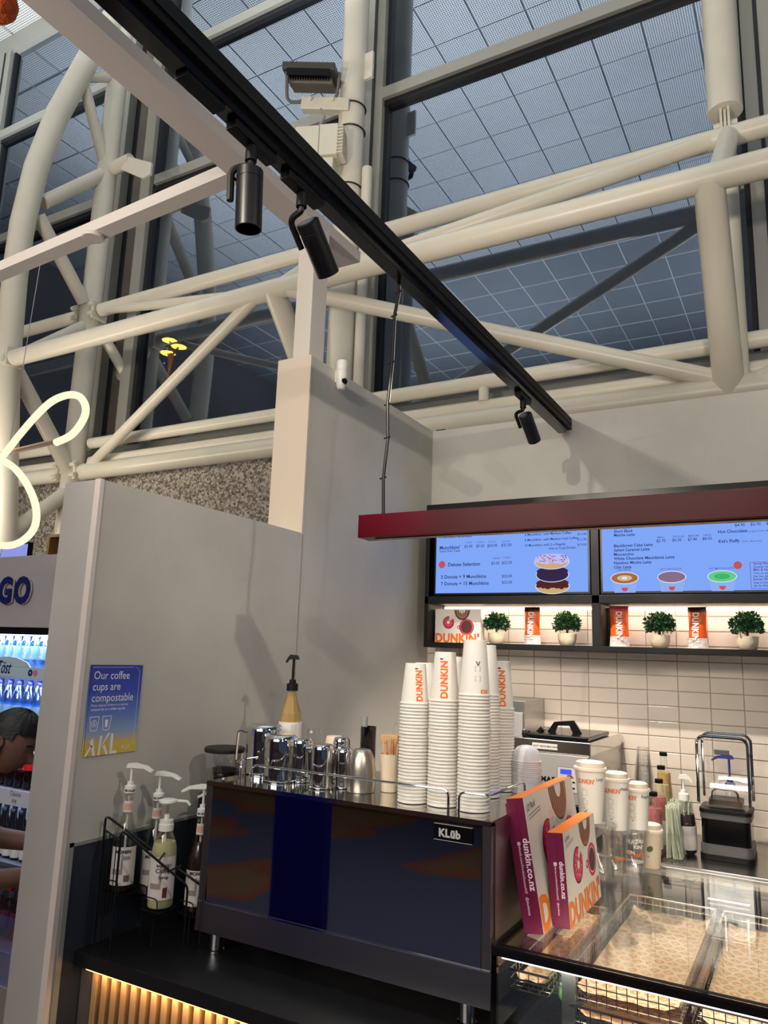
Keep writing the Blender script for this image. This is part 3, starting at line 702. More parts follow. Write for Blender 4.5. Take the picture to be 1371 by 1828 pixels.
# shelf goods -------------------------------------------------------
SH = 1.824
def carton_face(mb, o, U, V, w_, h_, lift, bolt=True):
    """printed front of a donut carton: bitten pink donut, striped donut, mug, lettering"""
    o, U, V = Vector(o), Vector(U), Vector(V)
    P_ = lambda x, y: o+U*(x*w_)+V*(y*h_)
    def dd(x, y, rx, m, r0=0, l=0, ry=None, **k): mb.mat(m).disc(P_(x, y), U, V, rx*w_, (ry or rx)*w_, r0, lift=lift+l, **k)
    dd(.30, .60, .125, dkbrown, .0, .0003, a0=radians(78), a1=radians(400)-0); dd(.30, .605, .112, pink, .30, .0006, a0=radians(80), a1=radians(398))
    dd(.30, .605, .05, midbrown, .7, .0009); dd(.30, .605, .035, carton_w, 0, .0012)
    for k in range(9):
        a = 1.6+k*.62; mb.mat(carton_w).quad(P_(.30, .605)+U*(cos(a)*.075*w_)+V*(sin(a)*.075*w_), U*cos(a*2)+V*sin(a*2), V*cos(a*2)-U*sin(a*2), -.011*w_, .011*w_, -.003*w_, .003*w_, lift+.0009)
    for x, y in ((.36, .74), (.40, .80), (.44, .72), (.40, .66), (.46, .78)): dd(x, y, .008, pink, 0, .0006, n=8)
    dd(.60, .97, .17, midbrown, .0, .0003, a0=pi, a1=2*pi, ry=.20); dd(.60, .97, .17, dkbrown, .85, .0005, a0=pi, a1=2*pi, ry=.20); dd(.60, .97, .07, carton_w, 0, .0006, a0=pi, a1=2*pi)
    for k in range(6): mb.mat(dkbrown).quad(P_(.47+k*.048, .80), U*.96+V*.28, V, 0, .012*w_, .0, .10*w_, lift+.0008)
    dd(.70, .47, .16, pink, .80, .0004); dd(.70, .47, .125, dkbrown, 0, .0006, n=32); dd(.53, .46, .035, pink, .55, .0004)
    sz = h_*.25/.70; wd = text_geo('DUNKIN', .045)[2]
    mb.mat(orange).text("DUNKIN", sz, P_(.012, .02), U, V, .045, 'L', lift+.0005, sx=w_*.90/(wd*sz))
    mb.mat(pink).text("'", sz, P_(.935, .02), U, V, .035, 'L', lift+.0005)
bx = thing('donut_carton', 'flat white donut carton with pink donut print standing on the display shelf', 'carton', (-1.762, 3.72, SH))
g = MB().mat(carton_w); g.box(0, .262, 0, .05, 0, .178, .001); g.build('carton', None, bx)
g = MB(); carton_face(g, (0, 0, 0), X_, Z_, .262, .178, .0003); g.build('print', None, bx)

pot = MB(); pot.lathe([(.030, 0), (.038, .008), (.044, .03), (.046, .058), (.042, .06), (.036, .052), (.0, .05)], 24); 
def plant(x, label, r=.068, seed=1, first=None):
    t = thing('potted_plant', label, 'plant', (x, 3.755, SH), 0, 'clipped box balls on the display shelf')
    pot.mats = [pot_m] if not pot.mats else pot.mats
    pot.build('pot', pot_m, t)
    R = random.Random(seed); lv = MB(); c = Vector((0, 0, .058+r*.78))
    for k in range(620):
        z = R.uniform(-.62, 1); a = R.uniform(0, 2*pi); q = math.sqrt(max(0, 1-z*z)); n = Vector((q*cos(a), q*sin(a), z))
        rr = r*R.uniform(.62, 1.06); p = c+Vector((n.x*rr*1.06, n.y*rr*1.0, n.z*rr*.92))
        d1 = (n+Vector((R.uniform(-.7, .7), R.uniform(-.7, .7), R.uniform(-.5, .8)))).normalized(); sd = d1.cross(Vector((R.random(), R.random(), R.random()))).normalized()
        L_ = R.uniform(.013, .019); w_ = L_*.36; up = d1.cross(sd)*.0025
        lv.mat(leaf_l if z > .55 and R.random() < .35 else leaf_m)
        lv.add([p-d1*L_*.5, p+sd*w_+up, p+d1*L_*.55, p-sd*w_+up], [(0, 1, 2), (0, 2, 3)])
    tag(lv.build('foliage', None, t), kind='stuff')
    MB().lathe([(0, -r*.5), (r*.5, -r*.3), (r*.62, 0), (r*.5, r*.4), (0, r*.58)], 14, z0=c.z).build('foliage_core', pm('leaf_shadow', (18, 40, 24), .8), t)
    MB().lathe([(.006, .04), (.006, .08)], 8).build('stem', wood_dark, t)
plant(-1.424, 'first box-leaf plant, between the carton and the orange bag', .062, 1)
plant(-1.052, 'second box-leaf plant, just left of the frame upright', .064, 2)
plant(-.613, 'third box-leaf plant, between the two crumpled orange bags', .065, 3)
plant(-.241, 'rightmost box-leaf plant, at the picture edge', .067, 4)
foil = pm('bag_foil', (226, 92, 30), .32, 0, .08, 14, .5, 22, .5); foil_w = pm('bag_white', (225, 216, 214), .35, 0, .05, 20, .5, 30); foil_d = pm('bag_dark_top', (60, 34, 30), .35); foil_p = pm('bag_pink_top', (236, 96, 110), .35)
def bag(x, label, wd, h, top, seed, twist=0):
    t = thing('coffee_bag', label, 'bag', (x, 3.745, SH), twist, 'orange coffee bags on the display shelf')
    R = random.Random(seed); nx, nz = 9, 16; g = MB()
    def pt(i, j, side):
        u = i/nx*2-1; z = j/nz; tk_ = .030*(1-z**3)*(1-abs(u)**3)+.001; tap = 1-.10*sin(pi*z)-.06*z
        cr_ = .004*sin(7*z+seed)*cos(3*u+seed)+R.uniform(-.0018, .0018)
        return (u*wd/2*tap, side*(tk_+cr_*(1-z*.6)), z*h)
    rows = [[pt(i, j, -1) for i in range(nx+1)] for j in range(nz+1)]; rb_ = [[pt(i, j, 1) for i in range(nx+1)] for j in range(nz+1)]
    for rw, flip in ((rows, 0), (rb_, 1)):
        for j in range(nz):
            g.mat(foil_w if j < 4 else (top if j >= nz-2 else foil))
            for i in range(nx):
                q = [rw[j][i], rw[j][i+1], rw[j+1][i+1], rw[j+1][i]]
                if flip: q = q[::-1]
                g.add(q, [(0, 1, 2, 3)], True)
    for j in range(nz):
        g.mat(foil_w if j < 4 else foil)
        g.add([rows[j][0], rows[j+1][0], rb_[j+1][0], rb_[j][0]], [(0, 1, 2, 3)]); g.add([rows[j][nx], rb_[j][nx], rb_[j+1][nx], rows[j+1][nx]], [(0, 1, 2, 3)])
    g.build('pouch', None, t)
    p = MB(); p.mat(paper_w)
    def fn(a, b_): # text runs downward
        z = h*.86-a; u = b_-.010; return (u-.003, -(.030*(1-(z/h)**3)+.0065), z)
    p.text("DUNKIN'", .040, None, None, None, .03, 'L', fn=fn, sx=.80)
    p.mat(pm('bag_small_print', (120, 96, 96), .5)).text('Original Blend', .011, (-wd*.40, -.0365, h*.20), X_, Z_, .01)
    p.quad((-wd*.38, -.0365, h*.13), X_, Z_, 0, wd*.5, 0, .0015)
    p.build('print', None, t)
bag(-1.228, 'upright orange coffee bag between the first two plants', .088, .19, foil_d, 3)
bag(-.795, 'orange coffee bag with pink top, just right of the frame upright', .094, .195, foil_p, 8, .15)
bag(-.445, 'crumpled orange coffee bag left of the rightmost plant', .09, .19, foil_d, 15, -.2)
tag(MB().box(-.035, .0, 0, .03, 0, .19, .002).build('black_box_file', black_m, None, (-.83, 3.80, SH)), 'narrow black box behind the pink-topped coffee bag', 'box')

tag(MB().box(0, .06, 0, .05, 0, .012, .002).build('cable_box', black_m, None, (XW+.01, D+.02, 3.061)), 'small black cable box on top of the back wall corner', 'box')
# ================================================================== BACK COUNTER AND EQUIPMENT
CZB = 1.0; CY = 3.235
bc = thing('back_counter', 'stainless steel back counter under the white tiles', 'counter', (XW+.005, CY, 0))
MB().box(0, 4.3, 0, D-CY-.014, .965, 1.0, .003).build('worktop', counter_steel, bc)
for i in range(6): 
    c = MB().box(i*.71+.004, i*.71+.706, .02, .04, .12, .955).build('cabinet_door', steel_b, bc)
    MB().tube([(i*.71+.06, .0, .9), (i*.71+.2, .0, .9)], .006, 8).build('door_handle', chrome, c)
MB().box(0, 4.3, .05, .6, .0, .965).build('carcass', black_m, bc)

ss = thing('soft_serve_machine', 'stainless soft-serve machine with black lid and blue display', 'ice cream machine', (-.82, 3.25, CZB+.001))
sH = .42; sW = .34
g = MB().mat(steel_b); g.box(-sW, 0, 0, .58, .03, sH-.02, .004); g.build('body', None, ss)
MB().box(-sW-.006, .004, -.008, .585, sH-.055, sH-.002, .003).build('top_tray', steel, ss)
MB().box(-sW+.02, -.005, -.016, -.001, .17, sH-.058, .002).build('control_fascia', pm('fascia_silver', (188, 186, 184), .4, .3), ss)
MB().box(-.31, -.04, -.012, -.001, .04, .165, .002).build('dispenser_recess', black_g, ss)
for x in (-.31, -.04):
    for y in (.05, .52): MB().lathe([(.016, 0), (.016, .03)], 12, cx=x, cy=y).build('foot', black_m, ss)
g = MB().mat(black_g); g.box(-.28, -.012, -.005+.02, .40, sH-.001, sH+.018, .006); g.build('lid', None, ss)
h_ = MB().mat(black_g); h_.prism([(0, 0), (.03, .045), (.115, .055), (.15, 0), (.11, 0), (.095, .032), (.045, .03), (.035, 0)], .035, (-.23, .17, sH+.016), (1, .18, 0), (0, 0, 1)); h_.build('lid_handle', None, ss)
MB().tube([(-.30, .03, sH+.012), (-.27, .03, sH+.012)], .014, 10).tube([(-.26, .12, sH+.01), (-.24, .12, sH+.03)], .012, 10).build('lid_hinge', black_m, ss)
MB().lathe([(.008, 0), (.008, .02), (.011, .024), (0, .034)], 12, cx=-.30, cy=.05, z0=sH-.002).build('bolt', chrome, ss)
g = MB(); yb = -.0165
g.mat(pm('panel_line', (120, 118, 118), .5)).quad((0, yb, 0), X_, Z_, -.135, -.045, .215, .315, .0002)
g.mat(pm('fascia_light', (214, 212, 208), .5)).quad((0, yb, 0), X_, Z_, -.133, -.047, .217, .313, .0005)
g.mat(emis('lcd_blue', (70, 90, 250), 1.1)).quad((0, yb, 0), X_, Z_, -.122, -.074, .286, .306, .0008)
g.mat(pm('badge_red', (150, 60, 50), .5)).disc((-.082, yb, .272), X_, Z_, .015, .013, 0, lift=.0008, a0=0, a1=pi)
g.mat(black_m)
for i in range(3):
    for j in range(2): g.disc((-.122+i*.028, yb, .257-j*.024), X_, Z_, .006, .004, .0, lift=.0008, n=10)
g.prism([(-.013, .268), (-.003, .268), (-.003, .256), (.006, .256), (-.008, .240), (-.022, .256), (-.013, .256)], .0003, (-.10, yb-.0003, 0), X_, Z_)
g.text('MAN', .028, (-.205, yb, .250), X_, Z_, .045, 'L', .0006, sx=1.1); g.disc((-.148, yb, .268), X_, Z_, .004, lift=.0006)
g.text('READY AND FROSTY', .012, (-.24, yb, .19), X_, Z_, .01, 'L', .0006)
g.mat(paper_w).quad((0, -.0085, 0), X_, Z_, -.245, -.135, sH-.042, sH-.018, .0004); g.mat(black_m).text('SOFT SERVE MACHINE', .0105, (-.24, -.0085, sH-.034), X_, Z_, .02, 'L', .0008)
g.build('fascia_print', None, ss)
g = MB().mat(black_m)
for i in range(3):
    for j in range(3): g.add([(.0006, .16+i*.055, sH-.14-j*.03-.004), (.0006, .205+i*.055, sH-.128-j*.03-.004), (.0006, .205+i*.055, sH-.124-j*.03-.004), (.0006, .16+i*.055, sH-.136-j*.03-.004)], [(0, 1, 2, 3)])
for j in range(7): g.add([(.0006, .42, .14+j*.016), (.0006, .53, .16+j*.016), (.0006, .53, .165+j*.016), (.0006, .42, .145+j*.016)], [(0, 1, 2, 3)])
g.quad((.0006, 0, 0), (0, 1, 0), Z_, .54, .548, sH-.09, sH-.07)
g.build('side_vent', None, ss)

mo = thing('steel_oven', 'small stainless oven with dark glass door behind the tall cups', 'oven', (-1.464, 3.548, CZB+.001))
MB().box(0, .262, 0, .30, .0, .555, .004).build('body', steel_b, mo)
MB().box(.01, .15, -.02, -.001, .28, .545, .004).build('glass_door', black_g, mo)
MB().box(.165, .255, -.012, -.001, .3, .50, .002).build('control_panel', pm('fascia_silver', (188, 186, 184), .4), mo)
MB().tube([(.155, -.03, .32), (.155, -.03, .50)], .006, 8).build('door_handle', black_m, mo)

# stack of clear tumblers
def cup_prof(r0, r1, h, rim=.0028, inner=True):
    """r0 base radius, r1 rim radius; upright with base at z=0"""
    p = [(0, .004), (r0-.002, .004), (r0, 0), (r0+(r1-r0)*.5, h*.5), (r1, h-.006), (r1+rim, h-.004), (r1+rim, h-.001), (r1, h)]
    if inner: p += [(r1-.002, h-.002), (r0-.0005, .006), (0, .006)]
    return p
def inv(prof, h): return [(r, h-z) for r, z in prof][::-1]
cl_cup = MB().lathe(inv(cup_prof(.026, .042, .13, inner=False), .13), 24).mesh('clear_cup'); cl_cup.materials.append(thin_clear)
for k in range(17):
    o = bpy.data.objects.new('clear_cup', cl_cup); C.objects.link(o); o.location = (-.668, 3.56, CZB+.001+k*.0085*1.9)
    tag(o, 'clear plastic cup, %d below the top one of the tall nested stack' % (16-k) if k < 16 else 'topmost clear plastic cup of the tall nested stack', 'cup', 'nested clear cups on the back counter')
cl_s = MB().lathe(inv(cup_prof(.03, .044, .075, inner=False), .075), 24).mesh('clear_tub'); cl_s.materials.append(thin_clear)
for k in range(14):
    o = bpy.data.objects.new('clear_tub', cl_s); C.objects.link(o); o.location = (-.735, 3.47, CZB+.001+k*.0115)
    tag(o, 'small clear tub, %d below the top of the short nested stack' % (13-k) if k < 13 else 'topmost small clear tub of the short nested stack', 'cup', 'nested clear tubs on the back counter')

def bottle(name, label, cat, x, y, z, prof, body, liquid=None, lev=.7, cap=None, n=20, lab=None, group=None):
    t = thing(name, label, cat, (x, y, z), 0, group)
    MB().lathe(prof, n).build('body', body, t)
    if liquid: 
        zl = prof[-1][1]*lev; pr = [(r*.93, max(z_, .003)) for r, z_ in prof if z_ <= zl]; pr.append((pr[-1][0], zl)); pr.append((0, zl)); pr = [(0, .003)]+pr
        MB().lathe(pr, n).build('liquid', liquid, t)
    if cap: MB().lathe(cap[0], n, z0=cap[1]).build('cap', cap[2], t)
    return t
amber_l = pm('amber_syrup', (206, 168, 96), .25, 0, 0, 1, 0, 1, .5); pink_l = pm('pink_syrup', (196, 120, 116), .3, 0, .2, 60); pale_l = pm('pale_syrup', (214, 200, 150), .3)
bp = [(.030, 0), (.034, .006), (.034, .10), (.030, .125), (.016, .165), (.014, .18)]
for (u, v, yy, lq, lb) in ((1184, 1343, 3.62, amber_l, 'amber syrup bottle with black cap, rearmost of the row'), (1180, 1367, 3.52, pale_l, 'pale syrup bottle with black cap, second from the back'), (1176, 1391, 3.43, pink_l, 'pinkish syrup bottle with black cap, third from the back'), (1166, 1414, 3.335, pink_l, 'pink syrup bottle with black cap, nearest of the row')):
    p = at(u, v, 'Y', yy); h = p.z-CZB-.002
    pr = [(r*1.0, z_/.18*(h-.012)) for r, z_ in bp]
    t = bottle('syrup_bottle', lb, 'bottle', p.x, yy, CZB+.001, pr, clear, lq, .8, ([(.0155, 0), (.0165, .002), (.0165, .016), (.0, .017)], h-.014, black_m))
    MB().lathe([(.0345, .03), (.0345, .12)], 20).build('paper_label', paper_w, t)
# pump bottle
def pump_head(t, z, mat, s_=1, ang=0, up=.06, lever=.06):
    M = Matrix.Rotation(ang, 4, 'Z')
    MB(M).lathe([(.019*s_, 0), (.019*s_, .022*s_), (.011*s_, .026*s_), (.011*s_, .036*s_), (.0, .036*s_)], 18, z0=z).build('pump_collar', mat, t)
    MB(M).tube([(0, 0, z+.03*s_), (0, 0, z+.03*s_+up)], .0045*s_, 10).build('pump_stem', mat, t)
    zt = z+.03*s_+up
    MB(M).prism([(-.018*s_, 0), (-.012*s_, .014*s_), (.01*s_, .016*s_), (lever*.7, .008*s_), (lever, -.006*s_), (lever*.97, -.012*s_), (lever*.6, 0), (.01*s_, 0)], .018*s_, (0, .009*s_, zt), (1, 0, 0), (0, 0, 1)).build('pump_head', mat, t)
p = at(1220, 1455, 'Y', 3.42)
t = bottle('pump_bottle', 'round clear pump bottle with white pump behind the straws', 'bottle', p.x, 3.45, CZB+.001, [(.038, 0), (.044, .01), (.044, .12), (.04, .15), (.026, .19), (.018, .205)], clear, pm('dark_syrup', (60, 50, 48), .3), .75)
pump_head(t, .205, white_p, 1.1, .1, .05, .035)
MB().lathe([(.0445, .02), (.0445, .11)], 20).build('paper_label', paper_w, t)

# straw box
st = thing('straw_holder', 'clear acrylic box packed with pale green paper straws', 'holder', (-.512, 3.425, CZB+.001))
g = MB(); 
for a in ((-.04, .04, -.145, -.142), (-.04, .04, .142, .145), (-.04, -.037, -.142, .142), (.037, .04, -.142, .142)): g.box(*a, 0, .10)
g.box(-.04, .04, -.145, .145, -.0005, .003); g.build('acrylic_box', clear, st)
straw_m = pm('paper_straw', (206, 214, 190), .6, 0, .08, 30)
sm_ = MB().tube([(0, 0, 0), (0, 0, .19)], .0034, 6).mesh('straw'); sm_.materials.append(straw_m)
for k in range(120):
    R = rnd; x = R.uniform(-.03, .03); y = R.uniform(-.135, .13)
    o = bpy.data.objects.new('drinking_straw', sm_); C.objects.link(o); o.location = (-.512+x, 3.425+y, CZB+.006)
    o.rotation_euler = (R.uniform(-.12, .12), x*R.uniform(2, 6)*(-1 if y < 0 else 1)*.8+R.uniform(-.14, .04), 0)
    tag(o, 'pale green paper straw standing in the clear acrylic box', 'straw', 'paper straws in the acrylic box')

# blender with clear hood
bl = thing('blender', 'black countertop blender under a clear sound hood', 'blender', (-.335, 3.50, CZB+.001))
def rr(w_, d_, r, n=5):
    o = []
    for cx, cy, a0 in ((w_-r, d_-r, 0), (-w_+r, d_-r, pi/2), (-w_+r, -d_+r, pi), (w_-r, -d_+r, 1.5*pi)):
        for k in range(n+1): o.append((cx+r*cos(a0+pi/2*k/n), cy+r*sin(a0+pi/2*k/n)))
    return o
MB().prism(rr(.098, .10, .03), .02, (0, 0, 0)).build('foot_ring', black_m, bl)
MB().prism(rr(.096, .098, .03), .038, (0, 0, .02)).build('lower_band', pm('band_grey', (96, 94, 96), .35, .2), bl)
MB().prism(rr(.090, .092, .025), .094, (0, 0, .058)).build('motor_base', black_g, bl)
MB().prism(rr(.094, .096, .028), .022, (0, 0, .152)).build('upper_band', pm('band_grey', (96, 94, 96), .35, .2), bl)
MB().prism(rr(.096, .098, .028), .014, (0, 0, .174)).build('hood_seal', black_m, bl)
g = MB(); pr_ = rr(.094, .094, .03); o_ = [(x, z) for x, z in rr(.094, .14, .03)]
g.prism([(x, z+.14) for x, z in o_], .002, (0, -.09, .188), X_, Z_); g.prism([(x, z+.14) for x, z in o_], .002, (0, .088, .188), X_, Z_)
ring = [Vector((x, 0, z+.14)) for x, z in o_]
nv = len(ring); g.add([v+Vector((0, -.09, .188)) for v in ring]+[v+Vector((0, .09, .188)) for v in ring], [(i, (i+1) % nv, nv+(i+1) % nv, nv+i) for i in range(nv)], True)
g.build('sound_hood', clear, bl)
for yy in (-.092, .09): MB().tube([(.094, yy, .21)]+[(x, yy, z+.14+.188) for x, z in o_ if z > .08]+[(-.094, yy, .21)], .006, 8).build('hood_frame', chrome, bl)
MB().box(-.028, .028, -.1, -.094, .40, .42, .002).build('hood_grip', pm('band_grey', (96, 94, 96), .35, .2), bl)
MB().prism(rr(.062, .062, .02), .022, (0, 0, .20)).build('container_lid', black_m, bl)
MB().tube(rounded([(-.05, -.05, .222), (-.045, -.05, .262), (.045, -.05, .262), (.05, -.05, .222)], .02), .004, 8).build('container_handle', black_g, bl)
MB().prism(rr(.05, .05, .015), .03, (0, 0, .17)).build('jug', clear, bl)
# white spouted bottle with blue pump behind the hood
t = bottle('pump_bottle', 'sauce bottle with blue pump seen through the blender hood', 'bottle', -.335, 3.68, CZB+.001, [(.034, 0), (.036, .01), (.036, .17), (.022, .22), (.018, .235)], clear, white_p, .5)
pump_head(t, .235, pm('blue_pump', (50, 60, 160), .4), 1.1, pi, .09, .07)
# equipment at the picture edge
t = thing('tool_jar', 'frosted jar with a black pump at the right picture edge', 'jar', (-.135, 3.50, CZB+.001))
MB().lathe([(.045, 0), (.05, .01), (.05, .2), (.03, .25), (.02, .26)], 24).build('body', pm('frosted', (150, 140, 132), .5, 0, .3, 60), t)
pump_head(t, .26, black_m, 1.1, pi, .10, .03)
tag(MB().box(0, .12, 0, .1, 0, .5, .004).build('black_dispenser', black_m, None, (-.11, 3.62, CZB+.001)), 'tall black dispenser behind the frosted jar at the right edge', 'dispenser')
tag(MB().box(0, .14, 0, .03, 0, .01, .002).build('steel_tray', chrome, None, (-.16, 3.28, CZB+.001)), 'small steel tray at the right end of the back counter', 'tray')
# ================================================================== COFFEE COUNTER
CT = .9
cc = thing('coffee_counter', 'black laminate coffee counter with lit timber slats below', 'counter', (XW+.007, 1.615, 0))
CW = 1.177
MB().box(0, CW, 0, .78, .862, .90, .002).build('worktop', counter_m, cc)
MB().box(.04, CW, .055, .065, 0, .86).build('slat_backing', wood_dark, cc)
MB().box(0, .045, .03, .75, 0, .86).build('end_gable', concrete_dark, cc)
sl_ = MB().box(0, .0195, -.030, 0, 0, .848, .0008).mesh('slat'); sl_.materials.append(wood)
for k in range(30):
    o = bpy.data.objects.new('slat', sl_); C.objects.link(o); o.parent = cc; o.location = (.052+k*.0378, .055, .002)
MB().box(.04, CW, .010, .020, .855, .861).build('led_strip', emis('warm_led', (255, 190, 104), 5), cc)
l = area('counter_led', (XW+.04+CW/2, 1.615+.012, .853), (XW+.04+CW/2, 1.615+.03, .3), 1.0, 1.1, .008, (1, .70, .38))

# ------------------------------------------------ espresso machine
MX0, MX1, MY, MZ = -1.588, -.692, 1.80, 1.365
em = thing('espresso_machine', 'large mirror-steel espresso machine seen from its polished back', 'coffee machine', (MX0, MY, CT+.001))
mw = MX1-MX0; z_ = lambda z: z-CT-.001
MB().box(.01, mw-.002, .012, .54, z_(1.04), z_(MZ)-.012).build('body', steel_strip, em)
MB().box(.022, mw-.024, -.002, .012, z_(1.037), z_(MZ)-.004, .0015).build('front_panel', steel_front, em)
MB().box(mw-.0235, mw, -.002, .02, z_(1.037), z_(MZ)-.002, .0015).build('corner_trim', steel_strip, em)
MB().box(-.002, .0215, -.002, .02, z_(1.037), z_(MZ)-.002, .0015).build('corner_trim', steel_strip, em)
g = MB(); g.prism([(-.008, z_(.958)), (.54, z_(.958)), (.54, z_(1.036)), (-.004, z_(1.036))], mw+.004, (-.002, 0, 0), (0, 1, 0), (0, 0, 1)); g.build('base_skirt', steel_strip, em)
MB().box(0, mw, -.005, -.002, z_(1.0335), z_(1.0375)).build('skirt_edge', steel, em)
MB().box(mw, mw+.003, .02, .52, z_(1.04), z_(MZ)-.004).build('side_panel', steel_b, em)
for x in (.05, mw-.07):
    for y in (.03, .46): MB().lathe([(.024, .0), (.024, .006), (.0205, .008), (.0205, .058)], 20, cx=x, cy=y).build('leg', chrome, em)
MB().box(0, mw, -.002, .55, z_(MZ)-.012, z_(MZ)-.007).build('cup_tray', steel, em)
MB().box(0, mw, -.003, .0, z_(MZ)-.012, z_(MZ)).box(0, .003, 0, .55, z_(MZ)-.012, z_(MZ)).box(mw-.003, mw, 0, .55, z_(MZ)-.012, z_(MZ)).build('tray_lip', steel, em)
def rail(name, pts): MB().tube(rounded([(p[0]-MX0, p[1]-MY, p[2]-CT-.001) for p in pts], .018, 5), .0032, 8).build(name, chrome, em)
rz = MZ+.048; ry = 1.868
rail('cup_rail', [(-1.478, ry, MZ-.01), (-1.478, ry, rz), (-.837, ry, rz-.0), (-.837, ry, MZ-.01)])
rail('cup_rail', [(-.803, ry-.01, MZ-.01), (-.803, ry-.01, rz), (-.722, ry-.01, rz), (-.722, 2.13, rz), (-.722, 2.13, MZ-.01)])
rail('cup_rail', [(-1.52, ry, MZ-.01), (-1.52, ry, rz), (-1.565, ry+.04, rz), (-1.565, 2.2, rz), (-1.565, 2.2, MZ-.01)])
bd = MB().mat(black_g); bx0, bz0 = -.842-MX0, z_(1.306)
bd.box(bx0, bx0+.104, -.006, -.002, bz0, bz0+.040, .001); bo = bd.build('badge', None, em)
g = MB().mat(pm('badge_silver', (190, 190, 194), .4))
def seg(x, y, w_, h_): g.quad((bx0, -.0063, bz0), X_, Z_, x, x+w_, y, y+h_, .0003)
g.quad((bx0, -.0063, bz0), X_, Z_, .001, .103, .001, .0022, .0002).quad((bx0, -.0063, bz0), X_, Z_, .001, .103, .038, .039, .0002)
g.text('KL', .0255, (bx0+.014, -.0066, bz0+.010), X_, Z_, .05, 'L', 0); g.text('\u00fcb', .0255, (bx0+.0455, -.0066, bz0+.010), X_, Z_, .05, 'L', 0)
g.build('badge_lettering', None, bo)

# ------------------------------------------------ paper cup stacks on the machine
def pcup(r0, r1, h): 
    me = MB().lathe([(0, h-.006), (r0-.003, h-.006), (r0-.002, h), (r0, h-.0008), (r1, .006), (r1+.0028, .0052), (r1+.0036, .003), (r1+.0026, .0006), (r1, .0004), (r1-.003, .004), (r0-.003, h-.010)], 28).mesh('paper_cup'); me.materials.append(paper_w); return me
def wrap(r0, r1, h, a_c, z0, rot=90):
    """text runs up the inverted cup, centred on angle a_c"""
    def fn(x, y):
        z = z0+x; r = r1+(r0-r1)*z/h+.0006; a = a_c-y/r if rot == 90 else a_c+x/r
        if rot == 0: z = z0-y; r = r1+(r0-r1)*z/h+.0006; a = a_c-x/r
        return (cos(a)*r, sin(a)*r, z)
    return fn
TT = MZ-.0065
def ordn(k): return '%d%s' % (k, 'th' if 10 < k % 100 < 14 else {1: 'st', 2: 'nd', 3: 'rd'}.get(k % 10, 'th'))
stacks = [  # label, base px, cup radii/height, count, pitch, letter angle offset (rad), logo?
 ('left front stack', (736, 1431), .0285, .0385, .112, 30, .0089, -.35, 1, -1),
 ('middle front stack', (790, 1437), .0290, .0395, .134, 31, .0090, .05, 1, 0),
 ('tall right front stack', (845, 1446), .0305, .0405, .148, 34, .0088, 1.0, 0, 0),
 ('left rear stack', (752, 1404), .0285, .0385, .112, 30, .0089, 0, 0, 0),
 ('middle rear stack', (806, 1408), .0290, .0395, .134, 30, .0089, 0, 0, 0),
 ('right rear stack', (865, 1421), .0305, .0405, .148, 33, .0088, 0, 0, 0),
 ('rightmost rear stack', (893, 1410), .0290, .0395, .146, 28, .0088, -.15, 1, 0)]
for nm, (bu, bv), r0, r1, h, n_, pit, aoff, logo, _ in stacks:
    c = at(bu, bv, 'Z', TT); me = pcup(r0, r1, h); toC = math.atan2(-c.y, -c.x)
    # height is set so the stack reaches the height read from the photograph
    for k in range(n_):
        o = bpy.data.objects.new('paper_cup', me); C.objects.link(o)
        o.location = (c.x+rnd.uniform(-.0005, .0005), c.y+rnd.uniform(-.0005, .0005), TT+.0006+k*pit)
        tag(o, 'white paper cup, %s from the top of the %s on the machine' % (ordn(n_-k), nm), 'cup', 'paper cups in the '+nm)
        if k == n_-1:
            tag(o, 'topmost white paper cup of the %s, printed side showing' % nm if logo else 'topmost white paper cup of the %s on the machine' % nm, 'cup')
            g = MB()
            if logo:
                L_ = h*.80; a0 = toC-aoff; sz = .0275 if h > .13 else .0255
                wd = text_geo("DUNKIN", .04)[2]; sxx = (h*.74)/(wd*sz)
                g.mat(orange).text("DUNKIN", sz, None, None, None, .04, 'L', sx=sxx, fn=wrap(r0, r1, h, a0+.25, .010))
                g.mat(maroon).text("'", sz, None, None, None, .04, 'L', sx=sxx, fn=wrap(r0, r1, h, a0+.25, .010+h*.765))
            elif 'tall right' in nm:
                a0 = toC+.42
                g.mat(orange).text("KIN", .016, None, None, None, .04, 'L', sx=-.8, fn=lambda x, y: wrap(r0, r1, h, a0, .018, 0)(x, y))
                g.mat(ink)
                g.text('^', .03, None, None, None, .0, 'L', fn=wrap(r0, r1, h, a0, .10, 0))
                for zz in (.052, .078):
                    for (xa_, xb_, ya_, yb_) in ((0, .014, 0, .0006), (0, .014, .012, .0126), (0, .0006, 0, .012), (.0134, .014, 0, .012)):
                        f = wrap(r0, r1, h, a0-.02, zz, 0); g.add([f(xa_, ya_), f(xb_, ya_), f(xb_, yb_), f(xa_, yb_)], [(0, 1, 2, 3)])
            if g.v: g.build('print', None, o)
# white bowls / dome lids
bw = MB().lathe([(.0, .046), (.014, .0455), (.027, .041), (.036, .031), (.0405, .016), (.042, .004), (.0448, .003), (.0448, .0), (.041, 0), (.038, .014), (.033, .028), (.022, .038), (0, .043)], 32).mesh('dome_lid'); bw.materials.append(pm('frosted_white', (232, 230, 236), .3))
c = at(936, 1416, 'Z', TT)
for k in range(17):
    o = bpy.data.objects.new('dome_lid', bw); C.objects.link(o); o.location = (c.x, c.y+.02, TT+.0006+k*.0056)
    tag(o, 'white dome lid, %s from the top of the nested pile' % ordn(17-k) if k < 16 else 'topmost white dome lid of the nested pile', 'lid', 'dome lids nested on the machine')

